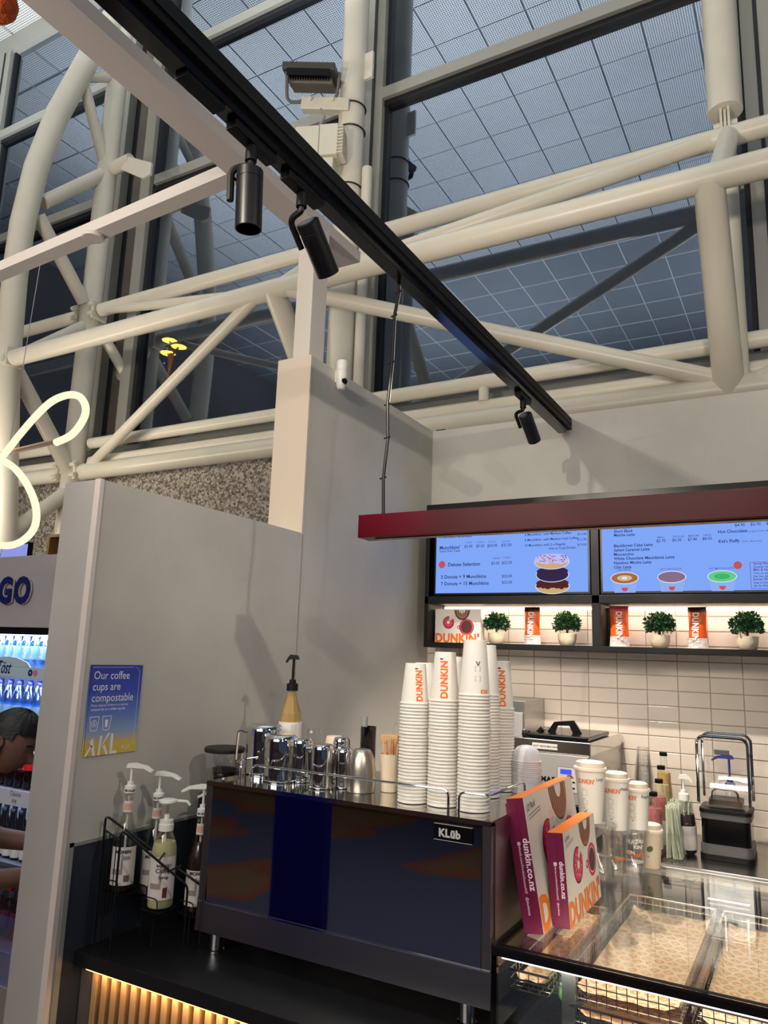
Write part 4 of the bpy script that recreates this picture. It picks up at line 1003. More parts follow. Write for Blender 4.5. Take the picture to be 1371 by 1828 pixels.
# ------------------------------------------------ jugs and cups on the machine
def jug(bu, bv, wpx, tv, label, mat=chrome, handle=None, dome=False, name='milk_jug'):
    c = at(bu, bv, 'Z', TT+.0006); k = mpp(c); c.x += 0; r = wpx*k/2
    c = c+Vector((c.x, c.y, 0)).normalized()*r*.95
    t_ = at(bu, tv, 'Y', c.y); h = t_.z-TT
    t = thing(name, label, 'jug', (c.x, c.y, TT+.0006))
    if dome: pr = [(r*.93, 0), (r*.97, h*.05), (r, h*.25), (r*.98, h*.5), (r*.86, h*.78), (r*.66, h*.93), (r*.56, h*.985), (r*.5, h), (0, h)]
    else: pr = [(r*.96, 0), (r*.98, .003), (r*.97, .006), (r*.97, h*.35), (r, h*.6), (r, h*.86), (r*.95, h*.95), (r*.84, h*.99), (0, h)]
    MB().lathe(pr, 36).build('body', mat, t)
    if not dome: MB().tube(arc((0, 0, .003), r*.975, 0, 2*pi, 32, (1, 0, 0), (0, 1, 0)), .0018, 6).build('rim', mat, t)
    if handle is not None:
        a = math.atan2(-c.y, -c.x)+handle; M = Matrix.Rotation(a, 4, 'Z')
        g = MB(M); pts = rounded([(r*.98, 0, h*.80), (r+.032, 0, h*.86), (r+.036, 0, h*.20), (r+.012, 0, h*.12)], .02, 5)
        for i in range(len(pts)-1):
            a_, b_ = pts[i], pts[i+1]; n_ = (b_-a_).normalized().cross(Vector((0, 1, 0)))*.0014; s_ = Vector((0, .0075, 0))
            g.add([a_-s_-n_, a_+s_-n_, b_+s_-n_, b_-s_-n_, a_-s_+n_, a_+s_+n_, b_+s_+n_, b_-s_+n_], [(0, 1, 2, 3), (7, 6, 5, 4), (0, 4, 5, 1), (2, 6, 7, 3), (1, 5, 6, 2), (3, 7, 4, 0)])
        g.build('handle', steel, t)
    return t
jug(468, 1384, 66, 1292, 'largest upturned chrome milk jug, at the back left with broad handle', handle=-1.9)
jug(498, 1398, 61, 1311, 'large upturned chrome milk jug in front, second from the left', handle=2.2)
jug(537, 1397, 36, 1318, 'narrow upturned chrome jug between two larger jugs', handle=.3)
jug(573, 1409, 44, 1328, 'medium upturned chrome milk jug in the middle of the row', handle=2.6)
jug(607, 1398, 31, 1316, 'small upturned chrome jug behind the brushed steel one')
jug(613, 1408, 32, 1335, 'small upturned chrome jug left of the brushed steel one', handle=-2.4)
j = jug(644, 1417, 53, 1337, 'brushed steel domed jug right of the chrome jugs', mat=pm('brushed_jug', (196, 188, 176), .33, 1, .06, 8, .08, 60, .5, stretch=(1, 1, .2)), dome=True)
jug(594, 1388, 32, 1313, 'cream cup turned upside down behind the jugs', mat=paper_c, name='upturned_cup')
jug(556, 1385, 31, 1300, 'clear plastic cup turned upside down behind the jugs', mat=clear, name='clear_cup')
# dark tumbler with sage handle, small steel tin, tongs
c = at(646, 1400, 'Z', TT); c.y += .08; c.x -= .03
t = thing('utensil_tin', 'dark steel tin holding a sage-handled brush behind the domed jug', 'tin', (c.x, c.y, TT+.0006))
hh = at(646, 1296, 'Y', c.y).z-TT
MB().lathe([(.025, 0), (.025, hh), (.0235, hh), (.0235, .004), (0, .004)], 28).build('tin', pm('dark_steel', (90, 88, 92), .12, 1), t)
MB().tube([(-.012, 0, .02), (-.016, 0, hh+.03)], [.004, .011], 12).build('brush_handle', pm('sage', (150, 162, 150), .5), t)
c = at(692, 1416, 'Z', TT)+Vector((-.012, .03, 0))
t = thing('stick_cup', 'cream paper cup filled with wooden stirring sticks', 'cup', (c.x, c.y, TT+.0006))
hh = at(690, 1345, 'Y', c.y).z-TT
MB().lathe([(.0, .002), (.024, .002), (.0245, 0), (.030, hh), (.0285, hh), (.023, .004)], 28).build('cup', paper_c, t)
g = MB()
for k in range(34):
    a = rnd.uniform(0, 2*pi); r = rnd.uniform(.002, .021); x, y = cos(a)*r, sin(a)*r; lx, ly = x*1.25+rnd.uniform(-.006, .006), y*1.25; zt = hh+rnd.uniform(.028, .042); q = rnd.uniform(0, pi); w2 = Vector((cos(q), sin(q), 0))*.0026
    A, B = Vector((x*.8, y*.8, .01)), Vector((lx, ly, zt)); n2 = Vector((-w2.y, w2.x, 0))*.3
    g.add([A-w2-n2, A+w2-n2, A+w2+n2, A-w2+n2, B-w2-n2, B+w2-n2, B+w2+n2, B-w2+n2], [(0, 1, 5, 4), (1, 2, 6, 5), (2, 3, 7, 6), (3, 0, 4, 7), (4, 5, 6, 7)])
tag(g.build('stirring_sticks', stick, t), kind='stuff')
c = c+Vector((-.042, .085, 0))
t = thing('stick_cup', 'second cream cup of sticks with a clear stirrer, behind the first', 'cup', (c.x, c.y, TT+.0006))
MB().lathe([(.0, .002), (.024, .002), (.0245, 0), (.030, hh+.02), (.0285, hh+.02), (.023, .004)], 28).build('cup', paper_c, t)
MB().tube(rounded([(0, 0, .02), (.004, 0, hh+.07), (.012, 0, hh+.085), (.018, 0, hh+.07), (.016, 0, .04)], .012), .0022, 6).build('clear_stirrer', clear, t)
MB().box(-.03, .03, -.02, .025, hh+.02, hh+.045, .003).build('stick_bundle', stick, t)

# amber pump bottle
c = at(514, 1372, 'Z', TT); h0 = at(514, 1233, 'Y', c.y).z-TT
t = thing('pump_bottle', 'tall amber syrup bottle with black pump and white label', 'bottle', (c.x, c.y, TT+.0006))
R_ = .0385; pb = [(R_*.9, 0), (R_, .008), (R_, h0*.62), (R_*.92, h0*.72), (R_*.55, h0*.88), (.017, h0*.94), (.017, h0)]
MB().lathe(pb, 10, smooth=False).build('body', clear, t)
MB().lathe([(0, .003)]+[(r*.95, max(.003, z*.985)) for r, z in pb]+[(0, h0*.985)], 10, smooth=False).build('syrup', pm('amber_syrup2', (186, 154, 96), .25, 0, 0, 1), t)
k_ = mpp(c); pump_head(t, h0, black_m, 1.05, radians(200), .075, .026)
g = MB().mat(paper_w); a_ = math.atan2(-c.y, -c.x)
g.lathe([(R_+.001, .02), (R_+.001, h0*.60)], 28); lo = g.build('paper_label', None, t)
g = MB().mat(grey_ink)
for i in range(14):
    for q in range(4):
        aa = a_+.05+q*.14; z = h0*.56-i*.0055; r = R_+.0016
        g.add([(cos(aa)*r, sin(aa)*r, z), (cos(aa+.10)*r, sin(aa+.10)*r, z), (cos(aa+.10)*r, sin(aa+.10)*r, z+.0012), (cos(aa)*r, sin(aa)*r, z+.0012)], [(0, 1, 2, 3)])
g.build('small_print', None, lo)

# grinder with hopper at the left
gr = thing('coffee_grinder', 'black-lidded coffee grinder with bean hopper beside the plaster wall', 'grinder', (-1.752, 2.06, CT+.001))
zl = 1.408-CT
MB().lathe([(0, 0), (.066, 0), (.068, .004), (.068, .012), (.064, .016), (0, .018)], 36, z0=zl).build('lid', pm('lid_black', (34, 32, 30), .55), gr)
MB().lathe([(.063, 0), (.060, -.06), (.048, -.10), (.028, -.13)], 32, z0=zl).build('hopper', glassy('hopper_glass', (.84, .83, .81), .09, .05, None, .45), gr)
MB().lathe([(.0, -.052), (.03, -.050), (.0585, -.058), (.046, -.10), (.026, -.13), (0, -.13)], 32, z0=zl).build('beans', coffee, gr)
MB().box(-.06, .055, -.05, .15, .03, zl-.13, .01).build('body', black_m, gr)
MB().box(-.065, .06, -.1, .16, 0, .03, .005).build('base', black_g, gr)

# ------------------------------------------------ syrup bottles in the wire rack
rk = thing('bottle_rack', 'black wire syrup-bottle rack stepping down beside the wall', 'rack', (-1.745, 1.70, CT+.001))
wr = pm('rack_wire', (16, 16, 18), .35)
def lp(*a): return [(x+1.745, y-1.70, z-CT-.001) for x, y, z in a]
def RW(name, pts, r=.0028): MB().tube(rounded(lp(*pts), .015, 4), r, 8).build(name, wr, rk)
RW('side_frame', [(-1.852, 1.665, .906), (-1.852, 1.665, 1.255), (-1.60, 1.83, 1.06), (-1.60, 1.83, .906)], .0034)
RW('side_frame', [(-1.745, 1.600+.03, .906), (-1.745, 1.63, 1.235), (-1.598, 1.76, 1.08), (-1.598, 1.76, .906)], .0034)
RW('cross_wire', [(-1.852, 1.665, 1.215), (-1.745, 1.63, 1.205)]); RW('cross_wire', [(-1.70, 1.78, 1.17), (-1.66, 1.70, 1.15)]); RW('cross_wire', [(-1.66, 1.79, 1.12), (-1.64, 1.72, 1.12)])
for i in range(5):
    x = -1.842+i*.024; RW('grid_wire', [(x, 1.664-.008*i, 1.212), (x, 1.664-.008*i, .912)], .0014)
for (x, y, z) in ((-1.815, 1.715, 1.045), (-1.785, 1.800, 1.02), (-1.705, 1.765, 1.005), (-1.645, 1.85, .985)):
    MB().box(x-.04+1.745, x+.04+1.745, y-.04-1.70, y+.04-1.70, z-CT-.006, z-CT-.003).build('tier_plate', wr, rk)
    RW('tier_guard', [(x-.03, y-.040, z), (x-.03, y-.042, z+.035), (x+.03, y-.042, z+.035), (x+.03, y-.040, z)], .0016)
    RW('tier_leg', [(x, y-.02, z-.004), (x, y-.02, .905)], .002)
mon = [(.033, 0), (.0365, .006), (.0365, .135), (.034, .155), (.022, .185), (.015, .215), (.0135, .26), (.0145, .262), (.0145, .272)]
glass_b = glassy('bottle_glass', (.90, .91, .90), .08, .02)
lab_w = pm('label_white', (222, 214, 208), .5); lab_p = pm('label_pink', (214, 168, 156), .5); lab_g = pm('label_grey', (150, 144, 142), .5)
def syrup(x, y, z, s_, label, liq, lev, pump, ang, round_pump=False, lab=(.02, .125)):
    t = thing('syrup_bottle', label, 'bottle', (x, y, z), 0)
    pr = [(r*(.98 if not round_pump else 1.0), q*s_) for r, q in mon]
    if round_pump: pr = [(.033, 0), (.0385, .006), (.0385, .15), (.035, .175), (.024, .20), (.021, .215)]
    MB().lathe(pr, 28).build('glass', glass_b, t); zt = pr[-1][1]; zl_ = zt*lev
    def R_at(q):
        for (r0, a), (r1, b_) in zip(pr, pr[1:]):
            if a <= q <= b_: return r0+(r1-r0)*(q-a)/max(1e-6, b_-a)
        return pr[-1][0]
    lq = [(0, .004)]+[(R_at(max(.004, q*zl_))*.94, max(.004, q*zl_)) for q in [0, .04, .2, .4, .6, .7, .8, .9, 1]]+[(0, zl_)]
    MB().lathe(lq, 24).build('syrup', liq, t)
    ta = math.atan2(-y, -x); g = MB().mat(lab_w)
    def band(a0, a1, z0, z1, m, l=.0006):
        g.mat(m); n_ = 14; vs = []; 
        for k in range(n_+1):
            a = a0+(a1-a0)*k/n_
            for zz in (z0, z1): r = R_at(zz)+l; vs.append((cos(a)*r, sin(a)*r, zz))
        g.add(vs, [(2*k, 2*k+2, 2*k+3, 2*k+1) for k in range(n_)], True)
    band(ta-1.25, ta+1.1, lab[0]*s_, lab[1]*s_, lab_w); g.build('paper_label', None, t)
    g = MB(); band(ta-.9, ta-.2, (lab[0]+.03)*s_, (lab[0]+.045)*s_, lab_g, .0012); band(ta-.2, ta-.05, (lab[0]+.03)*s_, (lab[1]-.02)*s_, lab_g, .0012); band(ta-.05, ta+.5, (lab[1]-.035)*s_, (lab[1]-.025)*s_, lab_g, .0012)
    if not round_pump:
        band(ta-1.3, ta+1.3, .218*s_, .25*s_, lab_w, .0008); band(ta-.9, ta+.8, .225*s_, .243*s_, lab_p, .0012)
        g.mat(ink); 
        for k in range(9): a = ta+.1+k*.05; r = R_at(.03)+.0012; g.add([(cos(a)*r, sin(a)*r, .03), (cos(a+.028)*r, sin(a+.028)*r, .03), (cos(a+.028)*r, sin(a+.028)*r, .048), (cos(a)*r, sin(a)*r, .048)], [(0, 1, 2, 3)])
        g.mat(ink).text('MONIN', .013, None, None, None, .03, 'C', fn=lambda X, Y: (cos(ta-.1+X/.0372)*.0379, sin(ta-.1+X/.0372)*.0379, .108*s_+Y))
    else:
        for i, (st_, sz) in enumerate((("BARKER'S", .010), ('Coffee', .017), ('Syrup', .012))):
            g.mat(ink).text(st_, sz, None, None, None, .02, 'C', fn=lambda X, Y, i=i: (cos(ta+.1+X/.0385)*.0401, sin(ta+.1+X/.0385)*.0401, (.118-.016*i)+Y))
        band(ta+.1, ta+.42, .035, .062, dkbrown, .0014)
    g.build('label_print', None, t)
    if round_pump:
        MB().lathe([(.022, 0), (.022, .018), (.020, .02), (.020, .03), (.008, .032), (.008, .045), (0, .045)], 24, z0=zt-.004).build('pump_collar', white_p, t)
        MB().tube([(0, 0, zt+.03), (0, 0, zt+.075)], .006, 10).build('pump_stem', glass_b, t)
        M = Matrix.Rotation(ang, 4, 'Z')
        g = MB(M); g.lathe([(0, 0), (.024, 0), (.027, .004), (.026, .010), (.018, .013), (0, .013)], 24, z0=zt+.072); g.tube([(.02, 0, zt+.079), (.055, 0, zt+.077), (.064, 0, zt+.066)], .0045, 8); g.build('pump_head', white_p, t)
    else:
        pump_head(t, zt, white_p, .88, ang, pump, .068)
        g = MB().mat(ink).text('MONIN', .0095, None, None, None, .03, 'C', fn=lambda X, Y: (cos(ta+X/.0168)*.0173, sin(ta+X/.0168)*.0173, zt+.004+Y)); g.build('collar_print', None, t)
    MB().tube([(0, 0, zt-.002), (0, 0, .02)], .0035, 8).build('dip_tube', white_p, t)
dk = pm('dark_cola_syrup', (44, 22, 18), .25); straw_l = pm('straw_syrup', (212, 206, 160), .25); gr_l = pm('grey_syrup', (150, 136, 126), .3)
syrup(-1.815, 1.715, 1.045, 1.0, 'leftmost syrup bottle in the rack, clear with half-dark syrup', dk, .42, .045, radians(20))
syrup(-1.785, 1.805, 1.02, .98, 'second syrup bottle in the rack, large white barcode label', gr_l, .30, .045, radians(20), lab=(.03, .13))
syrup(-1.705, 1.765, 1.005, 1.0, 'wide pale-yellow syrup bottle with round white pump', straw_l, .84, .0, radians(40), True, lab=(.028, .145))
syrup(-1.645, 1.852, .985, .98, 'dark brown syrup bottle right beside the espresso machine', dk, .72, .05, radians(215), lab=(.02, .12))
syrup(-1.68, 1.965, .93, 1.05, 'syrup bottle half hidden behind the machine corner, under the grinder', dk, .6, .05, radians(215))

# poster -----------------------------------------------------------
pz0 = 1.427
po_ = thing('wall_poster', 'blue-to-yellow notice about compostable cups on the plaster wall', 'poster', (XW+.002, 1.571, pz0))
Y_ = Vector((0, 1, 0))
MB().box(0, .003, 0, .202, 0, .264).build('sheet', poster_m, po_)
g = MB().mat(pm('poster_white', (238, 240, 250), .5)); o = (.003, 0, 0)
for i, s_ in enumerate(('Our coffee', 'cups are', 'compostable')): g.text(s_, .0335, (.003, .014, .222-i*.033), Y_, Z_, .0, 'L', .0003, sx=.93)
g.text('Please dispose of them in a marked', .0098, (.003, .014, .142), Y_, Z_, .0, 'L', .0003); g.text('compost bin or a coffee cup bin.', .0098, (.003, .014, .130), Y_, Z_, .015, 'L', .0003)
for y0 in (.014, .060):
    P4 = [(y0, .112), (y0+.034, .112), (y0+.028, .072), (y0+.006, .072)]
    for i in range(4):
        (a, b_), (c_, d_) = P4[i], P4[(i+1) % 4]; dv = Vector((0, c_-a, d_-b_)).normalized(); nn_ = Vector((0, -dv.z, dv.y))*.0011
        A = Vector((.0034, a, b_)); B = Vector((.0034, c_, d_)); g.add([A-nn_, B-nn_, B+nn_, A+nn_], [(0, 1, 2, 3)])
g.disc((.003, .031, .093), Y_, Z_, .010, .010, .82, lift=.0003); g.text('$', .014, (.003, .0275, .089), Y_, Z_, .01, 'L', .0003)
g.prism([(.071, .102), (.083, .102), (.081, .080), (.073, .080)], .0003, (.003, 0, 0), Y_, Z_)
g.quad(o, Y_, Z_, .006, .165, .2565, .2574, .0003); g.quad(o, Y_, Z_, .1895, .1904, .02, .245, .0003); g.disc((.003, .172, .2396), Y_, Z_, .018, .018, .955, lift=.0003, a0=0, a1=pi/2, n=10)
for a in (((.004, 0), (.014, 0), (.034, .030), (.026, .030)), ((.022, .042), (.032, .052), (.046, .0), (.036, .0)), ((.054, 0), (.062, 0), (.066, .056), (.058, .056)), ((.064, .024), (.070, .030), (.096, .062), (.086, .062)), ((.070, .026), (.078, .030), (.094, .0), (.084, .0)), ((.098, .060), (.108, .060), (.108, .0), (.099, .0)), ((.108, .0), (.126, .0), (.126, .009), (.108, .009))):
    g.add([(.0034, y, z) for y, z in a], [(0, 1, 2, 3)])
g.text('A', .016, (.003, .142, .012), Y_, Z_, .0, 'L', .0003, shear=.2)
for i in range(3): g.quad(o, Y_, Z_, .157, .178, .011+i*.004, .012+i*.004, .0003)
g.build('lettering', None, po_)
g = MB()
for k in range(40): g.disc((.0031, .0035, .004+k*.0066), Y_, Z_, .0018, .0018, 0, n=6)
g.build('binding_holes', black_m, po_)
# ================================================================== DISPLAY CASE
GZ = 1.1; CX0, CX1, CY0, CY1 = -.686, 1.1, 1.79, 2.755
dc = thing('display_case', 'glass donut display case with black edge seams beside the machine', 'display case', (CX0, CY0, 0))
cw, cdp = CX1-CX0, CY1-CY0
MB().box(0, cw, 0, cdp, GZ-.008, GZ).build('glass_top', case_glass, dc)
MB().box(0, cw, 0, .008, .42, GZ-.009).build('glass_front', case_glass, dc)
MB().box(0, .008, .009, cdp, .42, GZ-.009).build('glass_side', case_glass, dc)
g = MB(); g.box(-.001, cw, -.0015, .0, GZ-.022, GZ-.003); g.box(-.001, .012, 0, .012, .42, GZ-.009); g.box(0, .012, .012, cdp, GZ-.016, GZ-.009); g.box(.002, cw, .002, .022, GZ-.012, GZ-.0085); g.build('black_seam', black_g, dc)
MB().box(.01, cw, -.0005, .012, GZ+.0002, GZ+.0016).box(0, cw, -.003, -.0015, GZ-.006, GZ-.001).build('edge_trim', black_m, dc)
MB().box(.02, cw, .012, .020, GZ-.030, GZ-.022).build('led_strip', emis('case_led', (255, 240, 220), 3.0), dc)
MB().box(0, cw, cdp, cdp+.03, GZ-.03, GZ+.002, .002).build('rear_rail', steel_b, dc)
MB().box(.0, cw, 0, cdp, 0, .42).build('base_cabinet', black_m, dc)
MB().box(.013, cw, .05, cdp-.01, .93, .938).build('glass_shelf', smoke, dc)
MB().box(.013, cw, .05, cdp-.01, .66, .672).build('lower_shelf', pm('dark_shelf', (60, 64, 66), .3, .3), dc)
MB().box(.14, .17, .08, .11, .42, 1.06).box(.16, cw, .06, .075, .90, .925).build('shelf_bracket', pm('bracket_grey', (90, 94, 94), .35, .5), dc)
MB().box(.16, cw, cdp-.06, cdp-.02, .42, .92).build('back_panel', pm('case_back', (70, 72, 72), .4), dc)
for x in (.44, .495): MB().box(x, x+.004, .585, .592, GZ-.11, GZ-.012).build('hanger_strip', white_p, dc)
l = area('case_light', (.2, CY0+.06, GZ-.035), (.2, 2.3, .9), 5, 1.6, .02, (1, .9, .76))

def basket(x0, x1, y0, y1, z0, z1, label, group='wire trays in the glass case', paper=True):
    w_, d_, h_ = x1-x0, y1-y0, z1-z0
    t = thing('wire_basket', label, 'basket', (x0, y0, z0), 0, group)
    r = .0022
    rec = lambda z, e=0: [(e, e, z), (w_-e, e, z), (w_-e, d_-e, z), (e, d_-e, z)]
    MB().tube(rec(h_), .0032, 6, closed=True).build('rim', wire_m, t)
    g = MB()
    nz = max(2, int(h_/.018))
    for i in range(nz): g.tube(rec(i*h_/nz, .001), .0013, 4, closed=True)
    n1 = int(w_/.022); n2 = int(d_/.022)
    for i in range(1, n1):
        x = i*w_/n1; g.tube([(x, 0, h_), (x, .001, 0), (x, d_-.001, 0), (x, d_, h_)], .0011, 4)
    for i in range(1, n2):
        y = i*d_/n2; g.tube([(0, y, h_), (.001, y, 0), (w_-.001, y, 0), (w_, y, h_)], .0011, 4)
    tag(g.build('wire_grid', wire_m, t), kind='stuff')
    if paper:
        nx, ny = 10, 24; g = MB(); vs = []
        for j in range(ny+1):
            for i in range(nx+1):
                x = .012+(w_-.024)*i/nx; y = .012+(d_-.024)*j/ny; e = max(0, abs(i/nx*2-1)-.8)*.06+max(0, abs(j/ny*2-1)-.88)*.12
                vs.append((x, y, .006+e+.0015*sin(9*x*20+y*14)))
        g.add(vs, [(j*(nx+1)+i, j*(nx+1)+i+1, (j+1)*(nx+1)+i+1, (j+1)*(nx+1)+i) for j in range(ny) for i in range(nx)], True)
        g.build('paper_liner', ring_paper, t)
    return t
basket(-.535, -.290, 1.875, 2.58, .990, 1.045, 'wire tray with ring-printed paper under the glass, left of two large ones')
basket(-.268, -.020, 1.865, 2.58, .990, 1.045, 'wire tray with ring-printed paper under the glass, right-hand large one')
basket(.0, .25, 1.865, 2.58, .990, 1.045, 'wire tray just beyond the right picture edge')
basket(-.668, -.575, 1.86, 2.45, .990, 1.03, 'narrow paper-lined tray at the left end of the glass case, by the machine')
basket(-.528, -.296, 1.87, 2.55, .942, .982, 'lower nested wire tray under the left large one')
basket(-.262, -.028, 1.862, 2.55, .942, .982, 'lower nested wire tray under the right large one')
p_ = thing('flavour_tag', 'maroon shelf tag reading Chocolate under the left tray', 'label', (-.450, 1.838, .872))
MB().box(0, .125, 0, .002, 0, .098).build('card', maroon, p_)
g = MB(); g.mat(paper_w).text('Chocolate', .0185, (.010, -.0004, .078), X_, Z_, .03, 'L', 0); g.text('Glazed', .016, (.010, -.0004, .060), X_, Z_, .03, 'L', 0)
g.mat(midbrown).disc((.105, -.0004, .060), X_, Z_, .027, .024, .3); g.mat(dkbrown)
for k in range(10): g.disc((.105+cos(k*.63)*.017, -.0008, .060+sin(k*.63)*.015), X_, Z_, .003, .0025, n=8)
g.build('print', None, p_)
gl = MB(); R = random.Random(5)
for i, (x, y, z, r) in enumerate(((0, 0, 0, .016), (.004, .01, .02, .014), (-.004, .02, .038, .012), (.006, -.006, .05, .009), (-.008, .004, .052, .007), (.0, .03, .01, .016))):
    gl.lathe([(0, -r), (r*.7, -r*.7), (r, 0), (r*.8, r*.8), (0, r)], 10, cx=x, cy=y, z0=z+.016)
gc = tag(gl.build('green_cloth', pm('green_glove', (120, 176, 112), .6), None, (-.556, 1.93, .96)), 'crumpled green glove lying inside the case below the cartons', 'glove')
og = tag(MB().tube(spl([(0, 0, 0), (.008, .02, .012), (-.004, .045, .006), (.006, .07, .0)]), [.006]*16, 8).build('orange_tongs', orange, None, (-.281, 2.18, .995)), 'orange tongs tip lying between the two large trays', 'tongs')

# ------------------------------------------------ donut cartons
def carton(loc, lean, w_, ln_, h_, label, size_txt, cut=0):
    t = thing('donut_carton', label, 'carton', loc); t.rotation_euler = (0, -lean, 0)
    g = MB(); b = .0006
    g.mat(maroon).box(-w_, 0, 0, .0006, 0, h_-.0006).box(-w_, -w_+.0006, .0006, ln_, 0, h_-.0006)
    g.mat(carton_f := orange_f).box(-w_, 0, 0, ln_, h_-.0006, h_)
    g.mat(carton_w).box(-.0006, 0, .0006, ln_, 0, h_-.0006).box(-w_, 0, ln_-.0006, ln_, 0, h_).box(-w_, 0, 0, ln_, 0, .0006)
    g.build('carton', None, t)
    MB().box(-w_-.004, -w_+.001, -.0012, .012, .004, h_-.012).box(-w_, -w_*.45, -.0010, -.0002, .003, h_-.01).build('side_flap', maroon, t)
    g = MB(); o = Vector((0.0004, 0, 0)); U, V = Y_, Z_
    P_ = lambda y, z: (.0004, y*ln_, z*h_)
    def dd(y, z, r, m, r0=0, l=0, ry=None, **k): g.mat(m).disc(P_(y, z), U, V, r*h_, (ry or r)*h_, r0, lift=l, **k)
    dd(.36, .56, .200, dkbrown, 0, .0001, a0=radians(70), a1=radians(398)); dd(.36, .565, .182, pink, 0, .0004, a0=radians(72), a1=radians(396))
    dd(.36, .565, .072, midbrown, 0, .0008); dd(.36, .565, .048, carton_w, 0, .0011)
    for k in range(10):
        a = 1.5+k*.5; r = .128 if k % 2 else .10
        g.mat(carton_w).quad((.0004, .36*ln_+cos(a)*r*h_, .565*h_+sin(a)*r*h_), Vector((0, cos(a*2), sin(a*2))), Vector((0, -sin(a*2), cos(a*2))), -.018*h_, .018*h_, -.005*h_, .005*h_, .0008)
    for y, z in ((.46, .74), (.50, .82), (.55, .70), (.52, .62), (.44, .80), (.58, .78)): g.mat(pink if y < .5 else dkbrown).quad(P_(y, z), (0, .6, .8), (0, -.8, .6), -.014*h_, .014*h_, -.004*h_, .004*h_, .0005)
    dd(.66, .99, .26, dkbrown, 0, .0001, a0=pi, a1=2*pi, ry=.30); dd(.66, .99, .25, midbrown, 0, .0004, a0=pi, a1=2*pi, ry=.285); dd(.66, .99, .09, carton_w, 0, .0010, a0=pi, a1=2*pi, ry=.11)
    for k in range(8):
        yy = .66+(-.2+k*.052)*h_/ln_; zz = .99-math.sqrt(max(0, .26**2-((yy-.66)*ln_/h_)**2)); g.mat(dkbrown).quad(P_(yy, 0), U, V, 0, .016*h_, max(zz, .74)*h_, .985*h_, .0007)
    dd(.80, .50, .19, pink, .80, .0003); dd(.80, .50, .135, pm('coffee_print', (84, 62, 60), .5), 0, .0004); dd(.80-.235*h_/ln_, .49, .05, pink, .5, .0003)
    wd = text_geo('DUNKIN', .04)[2]; s_ = .235*h_/.70
    g.mat(orange_f).text('DUNKIN', s_, P_(.012, .012), U, V, .045, 'L', .0004, sx=ln_*.90/(wd*s_)); g.mat(pink).text("'", s_, P_(.93, .012), U, V, .04, 'L', .0004)
    if size_txt: 
        g.mat(ink).text(size_txt, .075*h_, P_(.035, .88), (0, 1, .12), V, .0, 'L', .0005, shear=.25)
        for q in (0, .022): g.quad(P_(.05, .845-q*1.2), (0, 1, .12), V, 0, .22*ln_, 0, .005*h_, .0005)
    g.build('front_print', None, t)
    g = MB().mat(pm('spine_white', (226, 206, 222), .5)); D_ = Vector((0, 0, -1)); L_ = X_
    g.text('dunkin.co.nz', .0175*h_/.24, (-w_*.36, -.0006-.0008, h_*.50), D_, L_, .03, 'C', 0, sx=1.0)
    g.text('facebook.com/DunkinDonutsNZ   @dunkinnz', .0068*h_/.24, (-w_*.68, -.0006-.0008, h_*.40), D_, L_, .005, 'C', 0, sx=1.0)
    g.quad((-w_*.72, -.0014, h_*.40+.23*h_), D_, L_, -.012, -.004, 0, .008)
    g.build('spine_print', None, t); return t
carton((-.603, 1.918, GZ+.0015), math.atan2(.053, .307), .044, .44, .311, 'tall leaning carton marked 12 pack, white with maroon spine', '12 Pack')
carton((-.557, 1.988, GZ+.0015), math.atan2(.018, .222), .040, .315, .222, 'smaller carton marked 6 pack standing in front of the tall one', '6 Pack')

